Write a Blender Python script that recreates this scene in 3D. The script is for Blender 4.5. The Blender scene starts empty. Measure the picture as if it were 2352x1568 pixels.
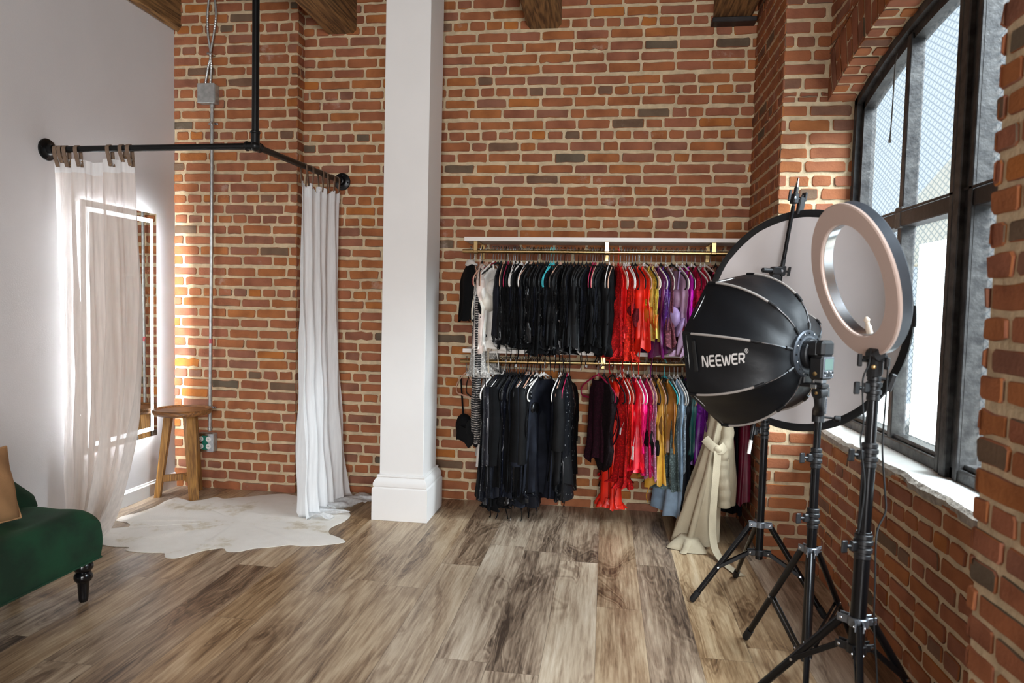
import bpy, math, random
from mathutils import Vector, Matrix

# ------------------------------------------------------------------ camera, world, lights, exposure
SC = bpy.context.scene
COL = SC.collection
PI = math.pi
sin, cos = math.sin, math.cos

cam_data = bpy.data.cameras.new('camera')
cam_data.sensor_width = 36.0
cam_data.lens = 24.0
cam_data.clip_start = 0.05
cam = bpy.data.objects.new('camera', cam_data)
COL.objects.link(cam)
cam.matrix_world = Matrix(((0.99039943, -0.03094626, 0.13472676, 0.0),
                           (0.13612739, 0.04878792, -0.9894893, 0.0),
                           (0.02404795, 0.99832964, 0.05253216, 1.305),
                           (0, 0, 0, 1)))
cam_data.dof.use_dof = True
cam_data.dof.focus_distance = 3.9
cam_data.dof.aperture_fstop = 3.6
SC.camera = cam

SC.view_settings.view_transform = 'Standard'
SC.view_settings.look = 'None'
SC.view_settings.gamma = 1.0
SC.view_settings.exposure = 0.0
SC.view_settings.use_curve_mapping = False

def lin(c):
    c = c / 255.0
    return c / 12.92 if c <= 0.04045 else ((c + 0.055) / 1.055) ** 2.4
def rgb(r, g, b):
    return (lin(r), lin(g), lin(b), 1.0)

world = bpy.data.worlds.new('overcast_sky')
SC.world = world
world.use_nodes = True
wn = world.node_tree.nodes
wn['Background'].inputs[0].default_value = (0.78, 0.90, 1.0, 1)
wn['Background'].inputs[1].default_value = 1.02

def lamp(name, kind, loc, direction, color, energy, **kw):
    d = bpy.data.lights.new(name, kind)
    d.color = color
    d.energy = energy
    for k, v in kw.items():
        setattr(d, k, v)
    o = bpy.data.objects.new(name, d)
    COL.objects.link(o)
    o.location = loc
    o.rotation_euler = Vector(direction).to_track_quat('-Z', 'Y').to_euler()
    return o

# hazy sun from the street side, coming in through the arched window
lamp('hazy_sun', 'SUN', (6, -4, 6), (-0.60, 0.32, -0.70), (0.88, 0.95, 1.0), 32.0, angle=math.radians(55))
# daylight portal on the arched window
por = lamp('window_portal', 'AREA', (1.31, 2.62, 1.62), (-1, 0, 0), (1, 1, 1), 1.0, shape='RECTANGLE', size=2.1, size_y=1.9)
por.data.cycles.is_portal = True
# the windows of the rest of the loft, behind the photographer
lamp('loft_window_light', 'AREA', (0.80, -1.7, 1.75), (-0.95, 0.40, -0.06), (1.0, 0.985, 0.96), 35.0, shape='RECTANGLE', size=1.9, size_y=1.9)
lamp('rear_window_light', 'AREA', (0.45, -3.6, 1.7), (-0.16, 1, -0.05), (0.95, 0.975, 1.0), 250.0, shape='RECTANGLE', size=1.2, size_y=1.9)

# ------------------------------------------------------------------ mesh helpers
class MB:
    def __init__(self):
        self.v = []; self.f = []; self.m = []; self.mi = 0
    def add(self, verts, faces, mi=None):
        n = len(self.v)
        self.v += [tuple(p) for p in verts]
        for f in faces:
            self.f.append(tuple(i + n for i in f))
            self.m.append(self.mi if mi is None else mi)
        return self
    def box(self, x0, x1, y0, y1, z0, z1, mi=None, bev=0.0):
        if bev > 0:
            return self.rbox(x0, x1, y0, y1, z0, z1, bev, mi)
        v = [(x0, y0, z0), (x1, y0, z0), (x1, y1, z0), (x0, y1, z0), (x0, y0, z1), (x1, y0, z1), (x1, y1, z1), (x0, y1, z1)]
        return self.add(v, [(0, 3, 2, 1), (4, 5, 6, 7), (0, 1, 5, 4), (1, 2, 6, 5), (2, 3, 7, 6), (3, 0, 4, 7)], mi)
    def rbox(self, x0, x1, y0, y1, z0, z1, b, mi=None):
        cx, cy, cz = (x0 + x1) / 2, (y0 + y1) / 2, (z0 + z1) / 2
        return self.obox((cx, cy, cz), (1, 0, 0), (0, 1, 0), (0, 0, 1), (x1 - x0) / 2, (y1 - y0) / 2, (z1 - z0) / 2, b, mi)
    def obox(self, c, ax, ay, az, hx, hy, hz, b=0.0, mi=None):
        """oriented box with chamfered edges"""
        c = Vector(c); ax = Vector(ax).normalized(); ay = Vector(ay).normalized(); az = Vector(az).normalized()
        b = min(b, hx * .9, hy * .9, hz * .9)
        if b <= 0:
            v = []
            for sz in (-1, 1):
                for sx, sy in ((-1, -1), (1, -1), (1, 1), (-1, 1)):
                    v.append(c + ax * hx * sx + ay * hy * sy + az * hz * sz)
            return self.add(v, [(0, 3, 2, 1), (4, 5, 6, 7), (0, 1, 5, 4), (1, 2, 6, 5), (2, 3, 7, 6), (3, 0, 4, 7)], mi)
        v = []; idx = {}
        for sx in (-1, 1):
            for sy in (-1, 1):
                for sz in (-1, 1):
                    for k in range(3):
                        h = [hx - b, hy - b, hz - b]; h[k] += b
                        idx[(sx, sy, sz, k)] = len(v)
                        v.append(c + ax * sx * h[0] + ay * sy * h[1] + az * sz * h[2])
        F = []
        def q(*ks):
            F.append(tuple(idx[k] for k in ks))
        for s in (-1, 1):
            o = [(-1, -1), (1, -1), (1, 1), (-1, 1)]
            if s < 0: o = o[::-1]
            q(*[(s, a, d, 0) for a, d in o])
            q(*[(d, s, a, 1) for a, d in o])
            q(*[(a, d, s, 2) for a, d in o])
        for s in (-1, 1):
            for t in (-1, 1):
                q((s, t, -1, 0), (s, t, 1, 0), (s, t, 1, 1), (s, t, -1, 1))
                q((s, -1, t, 0), (s, 1, t, 0), (s, 1, t, 2), (s, -1, t, 2))
                q((-1, s, t, 1), (1, s, t, 1), (1, s, t, 2), (-1, s, t, 2))
        for sx in (-1, 1):
            for sy in (-1, 1):
                for sz in (-1, 1):
                    q((sx, sy, sz, 0), (sx, sy, sz, 1), (sx, sy, sz, 2))
        return self.add(v, F, mi)
    def tube(self, pts, r, n=10, mi=None, caps=True, flat=None):
        """tube along a polyline; r is a number or a list; flat=(ru, rv, ref) makes an elliptic section"""
        P = [Vector(p) for p in pts]
        R = r if isinstance(r, (list, tuple)) else [r] * len(P)
        rings = []; up = None
        for i, p in enumerate(P):
            d = (P[min(i + 1, len(P) - 1)] - P[max(i - 1, 0)])
            if d.length < 1e-9: d = Vector((0, 0, 1))
            d.normalize()
            if up is None:
                ref = Vector(flat[2]) if flat else (Vector((0, 0, 1)) if abs(d.z) < 0.9 else Vector((1, 0, 0)))
                up = (ref - d * ref.dot(d)).normalized()
            else:
                up = (up - d * up.dot(d))
                if up.length < 1e-6: up = d.orthogonal()
                up.normalize()
            s = d.cross(up)
            if flat:
                k = R[i]
                rings.append([p + up * (flat[0] * k * cos(2 * PI * j / n)) + s * (flat[1] * k * sin(2 * PI * j / n)) for j in range(n)])
            else:
                rings.append([p + (up * cos(2 * PI * j / n) + s * sin(2 * PI * j / n)) * R[i] for j in range(n)])
        v = [q for ring in rings for q in ring]; f = []
        for i in range(len(P) - 1):
            for j in range(n):
                f.append((i * n + j, i * n + (j + 1) % n, (i + 1) * n + (j + 1) % n, (i + 1) * n + j))
        if caps:
            f.append(tuple(range(n - 1, -1, -1)))
            f.append(tuple(range((len(P) - 1) * n, len(P) * n)))
        return self.add(v, f, mi)
    def lathe(self, prof, c=(0, 0, 0), axis=(0, 0, 1), n=24, mi=None, closed=False):
        """prof: list of (radius, height along axis)"""
        c = Vector(c); a = Vector(axis).normalized()
        u = a.orthogonal().normalized(); w = a.cross(u)
        v = []
        for (r, h) in prof:
            for j in range(n):
                v.append(c + a * h + (u * cos(2 * PI * j / n) + w * sin(2 * PI * j / n)) * max(r, 1e-5))
        f = []; m = len(prof)
        for i in range(m if closed else m - 1):
            k = (i + 1) % m
            for j in range(n):
                f.append((i * n + j, i * n + (j + 1) % n, k * n + (j + 1) % n, k * n + j))
        if not closed:
            f.append(tuple(range(n - 1, -1, -1)))
            f.append(tuple(range((m - 1) * n, m * n)))
        return self.add(v, f, mi)
    def cyl(self, p0, p1, r, n=16, mi=None, bev=0.0):
        p0 = Vector(p0); p1 = Vector(p1); L = (p1 - p0).length
        b = min(bev, r * .6, L * .4)
        prof = [(r, 0), (r, L)] if b <= 0 else [(r - b, 0), (r, b), (r, L - b), (r - b, L)]
        return self.lathe(prof, p0, p1 - p0, n, mi)
    def grid(self, fn, nu, nv, mi=None, wrap=False):
        v = [fn(i / (nu - (0 if wrap else 1)), j / (nv - 1)) for j in range(nv) for i in range(nu)]
        f = []
        for j in range(nv - 1):
            for i in range(nu if wrap else nu - 1):
                k = (i + 1) % nu
                f.append((j * nu + i, j * nu + k, (j + 1) * nu + k, (j + 1) * nu + i))
        return self.add(v, f, mi)
    def ball(self, c, rx, ry, rz, n=16, m=10, mi=None):
        c = Vector(c)
        v = [c + Vector((rx * cos(2 * PI * i / n) * sin(PI * j / m), ry * sin(2 * PI * i / n) * sin(PI * j / m), rz * cos(PI * j / m))) for j in range(1, m) for i in range(n)]
        top = len(v); v.append(c + Vector((0, 0, rz))); v.append(c - Vector((0, 0, rz)))
        f = []
        for j in range(m - 2):
            for i in range(n):
                f.append((j * n + i, (j + 1) * n + i, (j + 1) * n + (i + 1) % n, j * n + (i + 1) % n))
        for i in range(n):
            f.append((top, i, (i + 1) % n)); f.append((top + 1, (m - 2) * n + (i + 1) % n, (m - 2) * n + i))
        return self.add(v, f, mi)
    def build(self, name, mats, parent=None, smooth=True, ang=38, solid=0.0, sub=0):
        off = Vector((0, 0, 0))
        q = parent
        while q is not None:
            off = off + q.location; q = q.parent
        me = bpy.data.meshes.new(name)
        me.from_pydata([Vector(p) - off for p in self.v], [], self.f)
        if not isinstance(mats, (list, tuple)): mats = [mats]
        for m in mats: me.materials.append(m)
        if len(mats) > 1:
            me.polygons.foreach_set('material_index', self.m)
        me.update()
        if smooth:
            me.shade_smooth()
            me.set_sharp_from_angle(angle=math.radians(ang))
        o = bpy.data.objects.new(name, me)
        COL.objects.link(o)
        if parent is not None: o.parent = parent
        if solid:
            md = o.modifiers.new('solid', 'SOLIDIFY'); md.thickness = solid; md.offset = 0
        if sub:
            md = o.modifiers.new('sub', 'SUBSURF'); md.levels = sub; md.render_levels = sub
        return o

def tag(o, label=None, cat=None, group=None, kind=None):
    if label: o['label'] = label
    if cat: o['category'] = cat
    if group: o['group'] = group
    if kind: o['kind'] = kind
    return o
def thing(name, label, cat, loc=(0, 0, 0), group=None):
    o = bpy.data.objects.new(name, None)
    COL.objects.link(o)
    o.location = loc
    o.empty_display_size = 0.05
    return tag(o, label, cat, group)
def struct(o, label=None, cat='structure'):
    return tag(o, label, cat, None, 'structure')
def arc(c, r, a0, a1, n, u=(1, 0, 0), w=(0, 0, 1)):
    c = Vector(c); u = Vector(u); w = Vector(w)
    return [c + u * (r * cos(a0 + (a1 - a0) * i / (n - 1))) + w * (r * sin(a0 + (a1 - a0) * i / (n - 1))) for i in range(n)]
def spline(pts, n=8):
    P = [Vector(p) for p in pts]; out = []
    for i in range(len(P) - 1):
        a = P[max(i - 1, 0)]; b = P[i]; c = P[i + 1]; d = P[min(i + 2, len(P) - 1)]
        for k in range(n):
            t = k / n
            out.append(0.5 * ((2 * b) + (c - a) * t + (2 * a - 5 * b + 4 * c - d) * t * t + (3 * b - a - 3 * c + d) * t ** 3))
    out.append(P[-1])
    return out

# ------------------------------------------------------------------ materials
def new_mat(name):
    m = bpy.data.materials.new(name)
    m.use_nodes = True
    nt = m.node_tree
    return m, nt, nt.nodes['Principled BSDF'], nt.nodes['Material Output']
def N(nt, typ, **kw):
    n = nt.nodes.new(typ)
    for k, v in kw.items(): setattr(n, k, v)
    return n
def ramp(nt, stops, interp='LINEAR'):
    r = nt.nodes.new('ShaderNodeValToRGB')
    r.color_ramp.interpolation = interp
    e = r.color_ramp.elements
    while len(e) < len(stops): e.new(0.5)
    for el, (p, c) in zip(e, stops):
        el.position = p; el.color = c
    return r
def simple(name, col, rough=0.5, metal=0.0, var=0.0, scale=20.0, bump=0.0, bscale=200.0, spec=0.5, sheen=0.0, stretch=None, col2=None):
    m, nt, b, out = new_mat(name)
    b.inputs['Base Color'].default_value = col
    b.inputs['Roughness'].default_value = rough
    b.inputs['Metallic'].default_value = metal
    b.inputs['Specular IOR Level'].default_value = spec
    if sheen:
        b.inputs['Sheen Weight'].default_value = sheen
        b.inputs['Sheen Roughness'].default_value = 0.35
        b.inputs['Sheen Tint'].default_value = col
    tc = N(nt, 'ShaderNodeTexCoord')
    src = tc.outputs['Object']
    if stretch:
        mp = N(nt, 'ShaderNodeMapping'); mp.inputs['Scale'].default_value = stretch
        nt.links.new(src, mp.inputs[0]); src = mp.outputs[0]
    if var > 0 or col2:
        nz = N(nt, 'ShaderNodeTexNoise'); nz.inputs['Scale'].default_value = scale; nz.inputs['Detail'].default_value = 6
        nt.links.new(src, nz.inputs['Vector'])
        c2 = col2 if col2 else tuple(max(0, x * (1 - var)) for x in col[:3]) + (1,)
        c1 = col if col2 else tuple(min(1, x * (1 + var * .6)) for x in col[:3]) + (1,)
        r = ramp(nt, [(0.35, c2), (0.65, c1)])
        nt.links.new(nz.outputs[0], r.inputs[0]); nt.links.new(r.outputs[0], b.inputs['Base Color'])
    if bump > 0:
        n2 = N(nt, 'ShaderNodeTexNoise'); n2.inputs['Scale'].default_value = bscale; n2.inputs['Detail'].default_value = 4
        nt.links.new(src, n2.inputs['Vector'])
        bp = N(nt, 'ShaderNodeBump'); bp.inputs['Strength'].default_value = bump; bp.inputs['Distance'].default_value = 0.004
        nt.links.new(n2.outputs[0], bp.inputs['Height']); nt.links.new(bp.outputs[0], b.inputs['Normal'])
    return m

def brick_material():
    m, nt, b, out = new_mat('old_brick')
    g = N(nt, 'ShaderNodeNewGeometry'); tc = N(nt, 'ShaderNodeTexCoord')
    r = ramp(nt, [(0.0, rgb(112, 100, 84)), (0.04, rgb(124, 100, 80)), (0.08, rgb(150, 104, 84)), (0.22, rgb(164, 105, 80)), (0.50, rgb(170, 107, 74)), (0.82, rgb(175, 110, 70)), (0.96, rgb(180, 114, 66)), (1.0, rgb(190, 118, 56))])
    nt.links.new(g.outputs['Random Per Island'], r.inputs[0])
    n1 = N(nt, 'ShaderNodeTexNoise'); n1.inputs['Scale'].default_value = 9; n1.inputs['Detail'].default_value = 8
    nt.links.new(tc.outputs['Object'], n1.inputs['Vector'])
    v = ramp(nt, [(0.30, (0.58, 0.54, 0.53, 1)), (0.55, (0.84, 0.83, 0.82, 1)), (0.72, (0.95, 0.91, 0.88, 1))])
    nt.links.new(n1.outputs[0], v.inputs[0])
    mx = N(nt, 'ShaderNodeMix', data_type='RGBA', blend_type='MULTIPLY'); mx.inputs[0].default_value = 1.0
    nt.links.new(r.outputs[0], mx.inputs[6]); nt.links.new(v.outputs[0], mx.inputs[7])
    # pale lime bloom in scattered patches
    n2 = N(nt, 'ShaderNodeTexNoise'); n2.inputs['Scale'].default_value = 3.2; n2.inputs['Detail'].default_value = 10; n2.inputs['Roughness'].default_value = 0.72
    nt.links.new(tc.outputs['Object'], n2.inputs['Vector'])
    e = ramp(nt, [(0.62, (0, 0, 0, 1)), (0.74, (0.55, 0.55, 0.55, 1))])
    nt.links.new(n2.outputs[0], e.inputs[0])
    m2 = N(nt, 'ShaderNodeMix', data_type='RGBA'); m2.inputs[7].default_value = rgb(205, 185, 172)
    nt.links.new(e.outputs[0], m2.inputs[0]); nt.links.new(mx.outputs[2], m2.inputs[6])
    nt.links.new(m2.outputs[2], b.inputs['Base Color'])
    b.inputs['Roughness'].default_value = 0.88
    b.inputs['Specular IOR Level'].default_value = 0.25
    n3 = N(nt, 'ShaderNodeTexNoise'); n3.inputs['Scale'].default_value = 90; n3.inputs['Detail'].default_value = 6
    nt.links.new(tc.outputs['Object'], n3.inputs['Vector'])
    bp = N(nt, 'ShaderNodeBump'); bp.inputs['Strength'].default_value = 0.5; bp.inputs['Distance'].default_value = 0.004
    nt.links.new(n3.outputs[0], bp.inputs['Height']); nt.links.new(bp.outputs[0], b.inputs['Normal'])
    return m
M_BRICK = brick_material()
M_MORTAR = simple('lime_mortar', rgb(206, 185, 152), 0.95, var=0.18, scale=22, bump=0.9, bscale=70, spec=0.15)

def floor_material():
    m, nt, b, out = new_mat('walnut_laminate')
    tc = N(nt, 'ShaderNodeTexCoord'); sp = N(nt, 'ShaderNodeSeparateXYZ'); nt.links.new(tc.outputs['Object'], sp.inputs[0])
    def math_(op, a, bb=None, c=None):
        n = N(nt, 'ShaderNodeMath', operation=op)
        for i, x in enumerate((a, bb, c)):
            if x is None: continue
            if isinstance(x, (int, float)): n.inputs[i].default_value = x
            else: nt.links.new(x, n.inputs[i])
        return n.outputs[0]
    W, L = 0.195, 1.22
    rx = math_('DIVIDE', sp.outputs['X'], W); row = math_('FLOOR', rx); fx = math_('FRACT', rx)
    w1 = N(nt, 'ShaderNodeTexWhiteNoise', noise_dimensions='1D'); nt.links.new(row, w1.inputs['W'])
    ry = math_('ADD', math_('DIVIDE', sp.outputs['Y'], L), w1.outputs['Value']); idx = math_('FLOOR', ry); fy = math_('FRACT', ry)
    cb = N(nt, 'ShaderNodeCombineXYZ'); nt.links.new(row, cb.inputs[0]); nt.links.new(idx, cb.inputs[1])
    w2 = N(nt, 'ShaderNodeTexWhiteNoise', noise_dimensions='3D'); nt.links.new(cb.outputs[0], w2.inputs['Vector'])
    def noise(stretch, scale, detail, rough, dist, seed):
        sc = N(nt, 'ShaderNodeVectorMath', operation='MULTIPLY'); nt.links.new(tc.outputs['Object'], sc.inputs[0]); sc.inputs[1].default_value = (1.0, stretch, 1.0)
        of = N(nt, 'ShaderNodeVectorMath', operation='MULTIPLY_ADD'); nt.links.new(w2.outputs['Color'], of.inputs[0]); of.inputs[1].default_value = (23 + seed, 17 + seed, 31); nt.links.new(sc.outputs[0], of.inputs[2])
        n = N(nt, 'ShaderNodeTexNoise'); n.inputs['Scale'].default_value = scale; n.inputs['Detail'].default_value = detail
        n.inputs['Roughness'].default_value = rough; n.inputs['Distortion'].default_value = dist
        nt.links.new(of.outputs[0], n.inputs['Vector'])
        return n.outputs[0]
    zone = noise(.20, 7.0, 3, .5, .8, 0)          # light sapwood against dark heartwood
    streak = noise(.045, 52, 6, .62, .4, 5)      # long dark cracks
    knot = noise(.13, 24, 5, .60, 2.0, 9)         # flecks and knots
    fine = noise(.05, 150, 3, .6, 0, 3)           # pores
    rings = math_('SINE', math_('MULTIPLY', zone, 95.0))
    dark = N(nt, 'ShaderNodeMapRange'); dark.inputs['From Min'].default_value = 0.56; dark.inputs['From Max'].default_value = 0.42; nt.links.new(zone, dark.inputs['Value'])
    t = math_('ADD', math_('MULTIPLY', zone, 0.44), math_('MULTIPLY_ADD', streak, 0.36, 0.09))
    t = math_('ADD', t, math_('MULTIPLY', math_('SUBTRACT', knot, 0.5), 0.20))
    t = math_('ADD', t, math_('MULTIPLY', math_('SUBTRACT', fine, 0.5), 0.18))
    t = math_('ADD', t, math_('MULTIPLY', math_('MULTIPLY', rings, dark.outputs[0]), 0.035))
    t = math_('ADD', t, math_('MULTIPLY', math_('SUBTRACT', w2.outputs['Value'], 0.5), 0.10))
    r = ramp(nt, [(0.33, rgb(68, 54, 44)), (0.41, rgb(114, 95, 78)), (0.49, rgb(152, 131, 110)), (0.57, rgb(180, 161, 138)), (0.68, rgb(204, 188, 166))])
    nt.links.new(t, r.inputs[0])
    # hue drift from plank to plank
    hs = N(nt, 'ShaderNodeHueSaturation'); nt.links.new(r.outputs[0], hs.inputs['Color'])
    nt.links.new(math_('ADD', math_('MULTIPLY', w1.outputs['Value'], 0.45), 0.92), hs.inputs['Saturation'])
    jx = math_('MINIMUM', fx, math_('SUBTRACT', 1.0, fx)); jy = math_('MINIMUM', fy, math_('SUBTRACT', 1.0, fy))
    j = math_('MAXIMUM', math_('LESS_THAN', jx, 0.006), math_('LESS_THAN', jy, 0.0009))
    mx = N(nt, 'ShaderNodeMix', data_type='RGBA'); mx.inputs[7].default_value = rgb(84, 70, 58)
    nt.links.new(math_('MULTIPLY', j, 0.6), mx.inputs[0]); nt.links.new(hs.outputs[0], mx.inputs[6]); nt.links.new(mx.outputs[2], b.inputs['Base Color'])
    b.inputs['Roughness'].default_value = 0.34
    b.inputs['Specular IOR Level'].default_value = 0.45
    bp = N(nt, 'ShaderNodeBump'); bp.inputs['Strength'].default_value = 0.10; bp.inputs['Distance'].default_value = 0.002
    nt.links.new(math_('SUBTRACT', t, j), bp.inputs['Height']); nt.links.new(bp.outputs[0], b.inputs['Normal'])
    return m
M_FLOOR = floor_material()

def wood_material(name, c_dark, c_light, axis, scale=6.0, rough=0.6):
    m, nt, b, out = new_mat(name)
    tc = N(nt, 'ShaderNodeTexCoord'); mp = N(nt, 'ShaderNodeMapping')
    s = [1.0, 1.0, 1.0]; s[axis] = 0.07
    mp.inputs['Scale'].default_value = s
    nt.links.new(tc.outputs['Object'], mp.inputs[0])
    n1 = N(nt, 'ShaderNodeTexNoise'); n1.inputs['Scale'].default_value = scale * 2; n1.inputs['Detail'].default_value = 4; n1.inputs['Distortion'].default_value = 0.5
    nt.links.new(mp.outputs[0], n1.inputs['Vector'])
    ml = N(nt, 'ShaderNodeMath', operation='MULTIPLY'); ml.inputs[1].default_value = 55; nt.links.new(n1.outputs[0], ml.inputs[0])
    sn = N(nt, 'ShaderNodeMath', operation='SINE'); nt.links.new(ml.outputs[0], sn.inputs[0])
    n2 = N(nt, 'ShaderNodeTexNoise'); n2.inputs['Scale'].default_value = scale * 16; n2.inputs['Detail'].default_value = 5
    nt.links.new(mp.outputs[0], n2.inputs['Vector'])
    ad = N(nt, 'ShaderNodeMath', operation='MULTIPLY_ADD'); ad.inputs[1].default_value = 0.16; nt.links.new(sn.outputs[0], ad.inputs[0]); nt.links.new(n2.outputs[0], ad.inputs[2])
    r = ramp(nt, [(0.25, c_dark), (0.7, c_light)])
    nt.links.new(ad.outputs[0], r.inputs[0]); nt.links.new(r.outputs[0], b.inputs['Base Color'])
    b.inputs['Roughness'].default_value = rough
    bp = N(nt, 'ShaderNodeBump'); bp.inputs['Strength'].default_value = 0.25; bp.inputs['Distance'].default_value = 0.003
    nt.links.new(ad.outputs[0], bp.inputs['Height']); nt.links.new(bp.outputs[0], b.inputs['Normal'])
    return m
M_BEAM = wood_material('timber_beam', rgb(84, 58, 32), rgb(150, 112, 68), 1, 5.0, 0.75)
M_STOOL = wood_material('acacia_wood', rgb(116, 78, 36), rgb(170, 122, 62), 2, 7.0, 0.5)
M_STOOL_TOP = wood_material('acacia_wood_seat', rgb(96, 62, 32), rgb(146, 98, 52), 0, 7.0, 0.42)

M_PAINT = simple('white_wall_paint', rgb(222, 219, 219), 0.85, var=0.02, scale=3, bump=0.12, bscale=160)
M_TRIM = simple('white_trim_paint', rgb(236, 233, 230), 0.5, var=0.015, scale=5, bump=0.03, bscale=40)
M_PLASTER = simple('plain_plaster', rgb(120, 96, 78), 0.9, var=0.03, scale=2)
M_CEIL = simple('ceiling_boards', rgb(92, 70, 48), 0.8, var=0.2, scale=4)
M_BLACKPIPE = simple('black_iron_pipe', rgb(16, 17, 18), 0.34, metal=0.3, bump=0.1, bscale=60)
M_BLACK = simple('black_plastic', rgb(17, 17, 19), 0.42, var=0.1)
M_BLACKMETAL = simple('black_anodised_tube', rgb(15, 15, 17), 0.25, metal=0.35, var=0.1)
M_STEELFRAME = simple('black_steel_frame', rgb(70, 68, 66), 0.5, metal=0.1, scale=22, bump=0.35, bscale=60, col2=rgb(30, 27, 27))
M_STEELDARK = simple('dark_steel_frame', rgb(46, 40, 39), 0.5, metal=0.2, var=0.3, scale=14, bump=0.3, bscale=50)
M_GALV = simple('galvanised_steel', rgb(186, 188, 186), 0.42, metal=0.7, var=0.2, scale=30, bump=0.1)
M_CHROME = simple('bright_steel', rgb(205, 208, 212), 0.22, metal=1.0, var=0.05)
M_BRASS = simple('polished_brass', rgb(196, 166, 116), 0.28, metal=1.0, var=0.08)
M_SHELF = simple('white_shelf', rgb(230, 222, 214), 0.45, var=0.02, scale=4)
M_SILL = simple('painted_concrete', rgb(226, 226, 222), 0.8, var=0.10, scale=9, bump=0.5, bscale=40)
M_SILLEDGE = simple('broken_concrete', rgb(160, 150, 138), 0.95, var=0.3, scale=40, bump=1.0, bscale=90)
M_MIRROR = simple('silvered_glass', (0.93, 0.95, 0.94, 1), 0.012, metal=1.0, var=0.01)
M_LEATHER = simple('taupe_leather', rgb(124, 102, 84), 0.6, var=0.15, scale=40, bump=0.2)
M_GREEN = simple('emerald_velvet', rgb(7, 56, 32), 0.8, var=0.5, scale=7, sheen=0.7, bump=0.15, bscale=300)
M_TAN = simple('tan_velvet', rgb(176, 134, 92), 0.8, var=0.12, scale=10, sheen=0.3, bump=0.2, bscale=300)
M_LEGBLK = simple('black_lacquer', rgb(10, 10, 12), 0.2)
M_WHITEPL = simple('white_plastic', rgb(232, 230, 226), 0.4)
M_GREENPL = simple('green_plate', rgb(20, 110, 92), 0.4)

def led_material(name, strength):
    m, nt, b, out = new_mat(name)
    b.inputs['Base Color'].default_value = (0.9, 0.9, 0.9, 1)
    b.inputs['Emission Color'].default_value = (0.90, 0.96, 1.0, 1)
    b.inputs['Emission Strength'].default_value = strength
    return m
M_LED = led_material('led_strip', 5.0)
M_LEDBACK = led_material('led_back_strip', 170.0)

def sheer_material(name, col, alpha, transl, warm=None):
    m, nt, b, out = new_mat(name)
    nt.nodes.remove(b)
    tc = N(nt, 'ShaderNodeTexCoord')
    d = N(nt, 'ShaderNodeBsdfDiffuse'); d.inputs[0].default_value = col
    t = N(nt, 'ShaderNodeBsdfTranslucent'); t.inputs[0].default_value = col
    tr = N(nt, 'ShaderNodeBsdfTransparent')
    m1 = N(nt, 'ShaderNodeMixShader'); m1.inputs[0].default_value = transl
    m2 = N(nt, 'ShaderNodeMixShader')
    mp = N(nt, 'ShaderNodeMapping'); mp.inputs['Scale'].default_value = (60, 60, 4)
    nt.links.new(tc.outputs['Object'], mp.inputs[0])
    nz = N(nt, 'ShaderNodeTexNoise'); nz.inputs['Scale'].default_value = 1.0; nz.inputs['Detail'].default_value = 5
    nt.links.new(mp.outputs[0], nz.inputs['Vector'])
    r = ramp(nt, [(0.3, (alpha + .10,) * 3 + (1,)), (0.7, (alpha - .10,) * 3 + (1,))])
    nt.links.new(nz.outputs[0], r.inputs[0]); nt.links.new(r.outputs[0], m2.inputs[0])
    bp = N(nt, 'ShaderNodeBump'); bp.inputs['Strength'].default_value = 0.5; bp.inputs['Distance'].default_value = 0.004
    nt.links.new(nz.outputs[0], bp.inputs['Height'])
    nt.links.new(bp.outputs[0], d.inputs['Normal'])
    nt.links.new(d.outputs[0], m1.inputs[1]); nt.links.new(t.outputs[0], m1.inputs[2])
    nt.links.new(tr.outputs[0], m2.inputs[1]); nt.links.new(m1.outputs[0], m2.inputs[2])
    nt.links.new(m2.outputs[0], out.inputs[0])
    return m
M_SHEER = sheer_material('sheer_voile', rgb(248, 242, 237), 0.84, 0.5)
M_LINEN = sheer_material('white_gauze', rgb(248, 249, 250), 0.92, 0.35)

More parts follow.
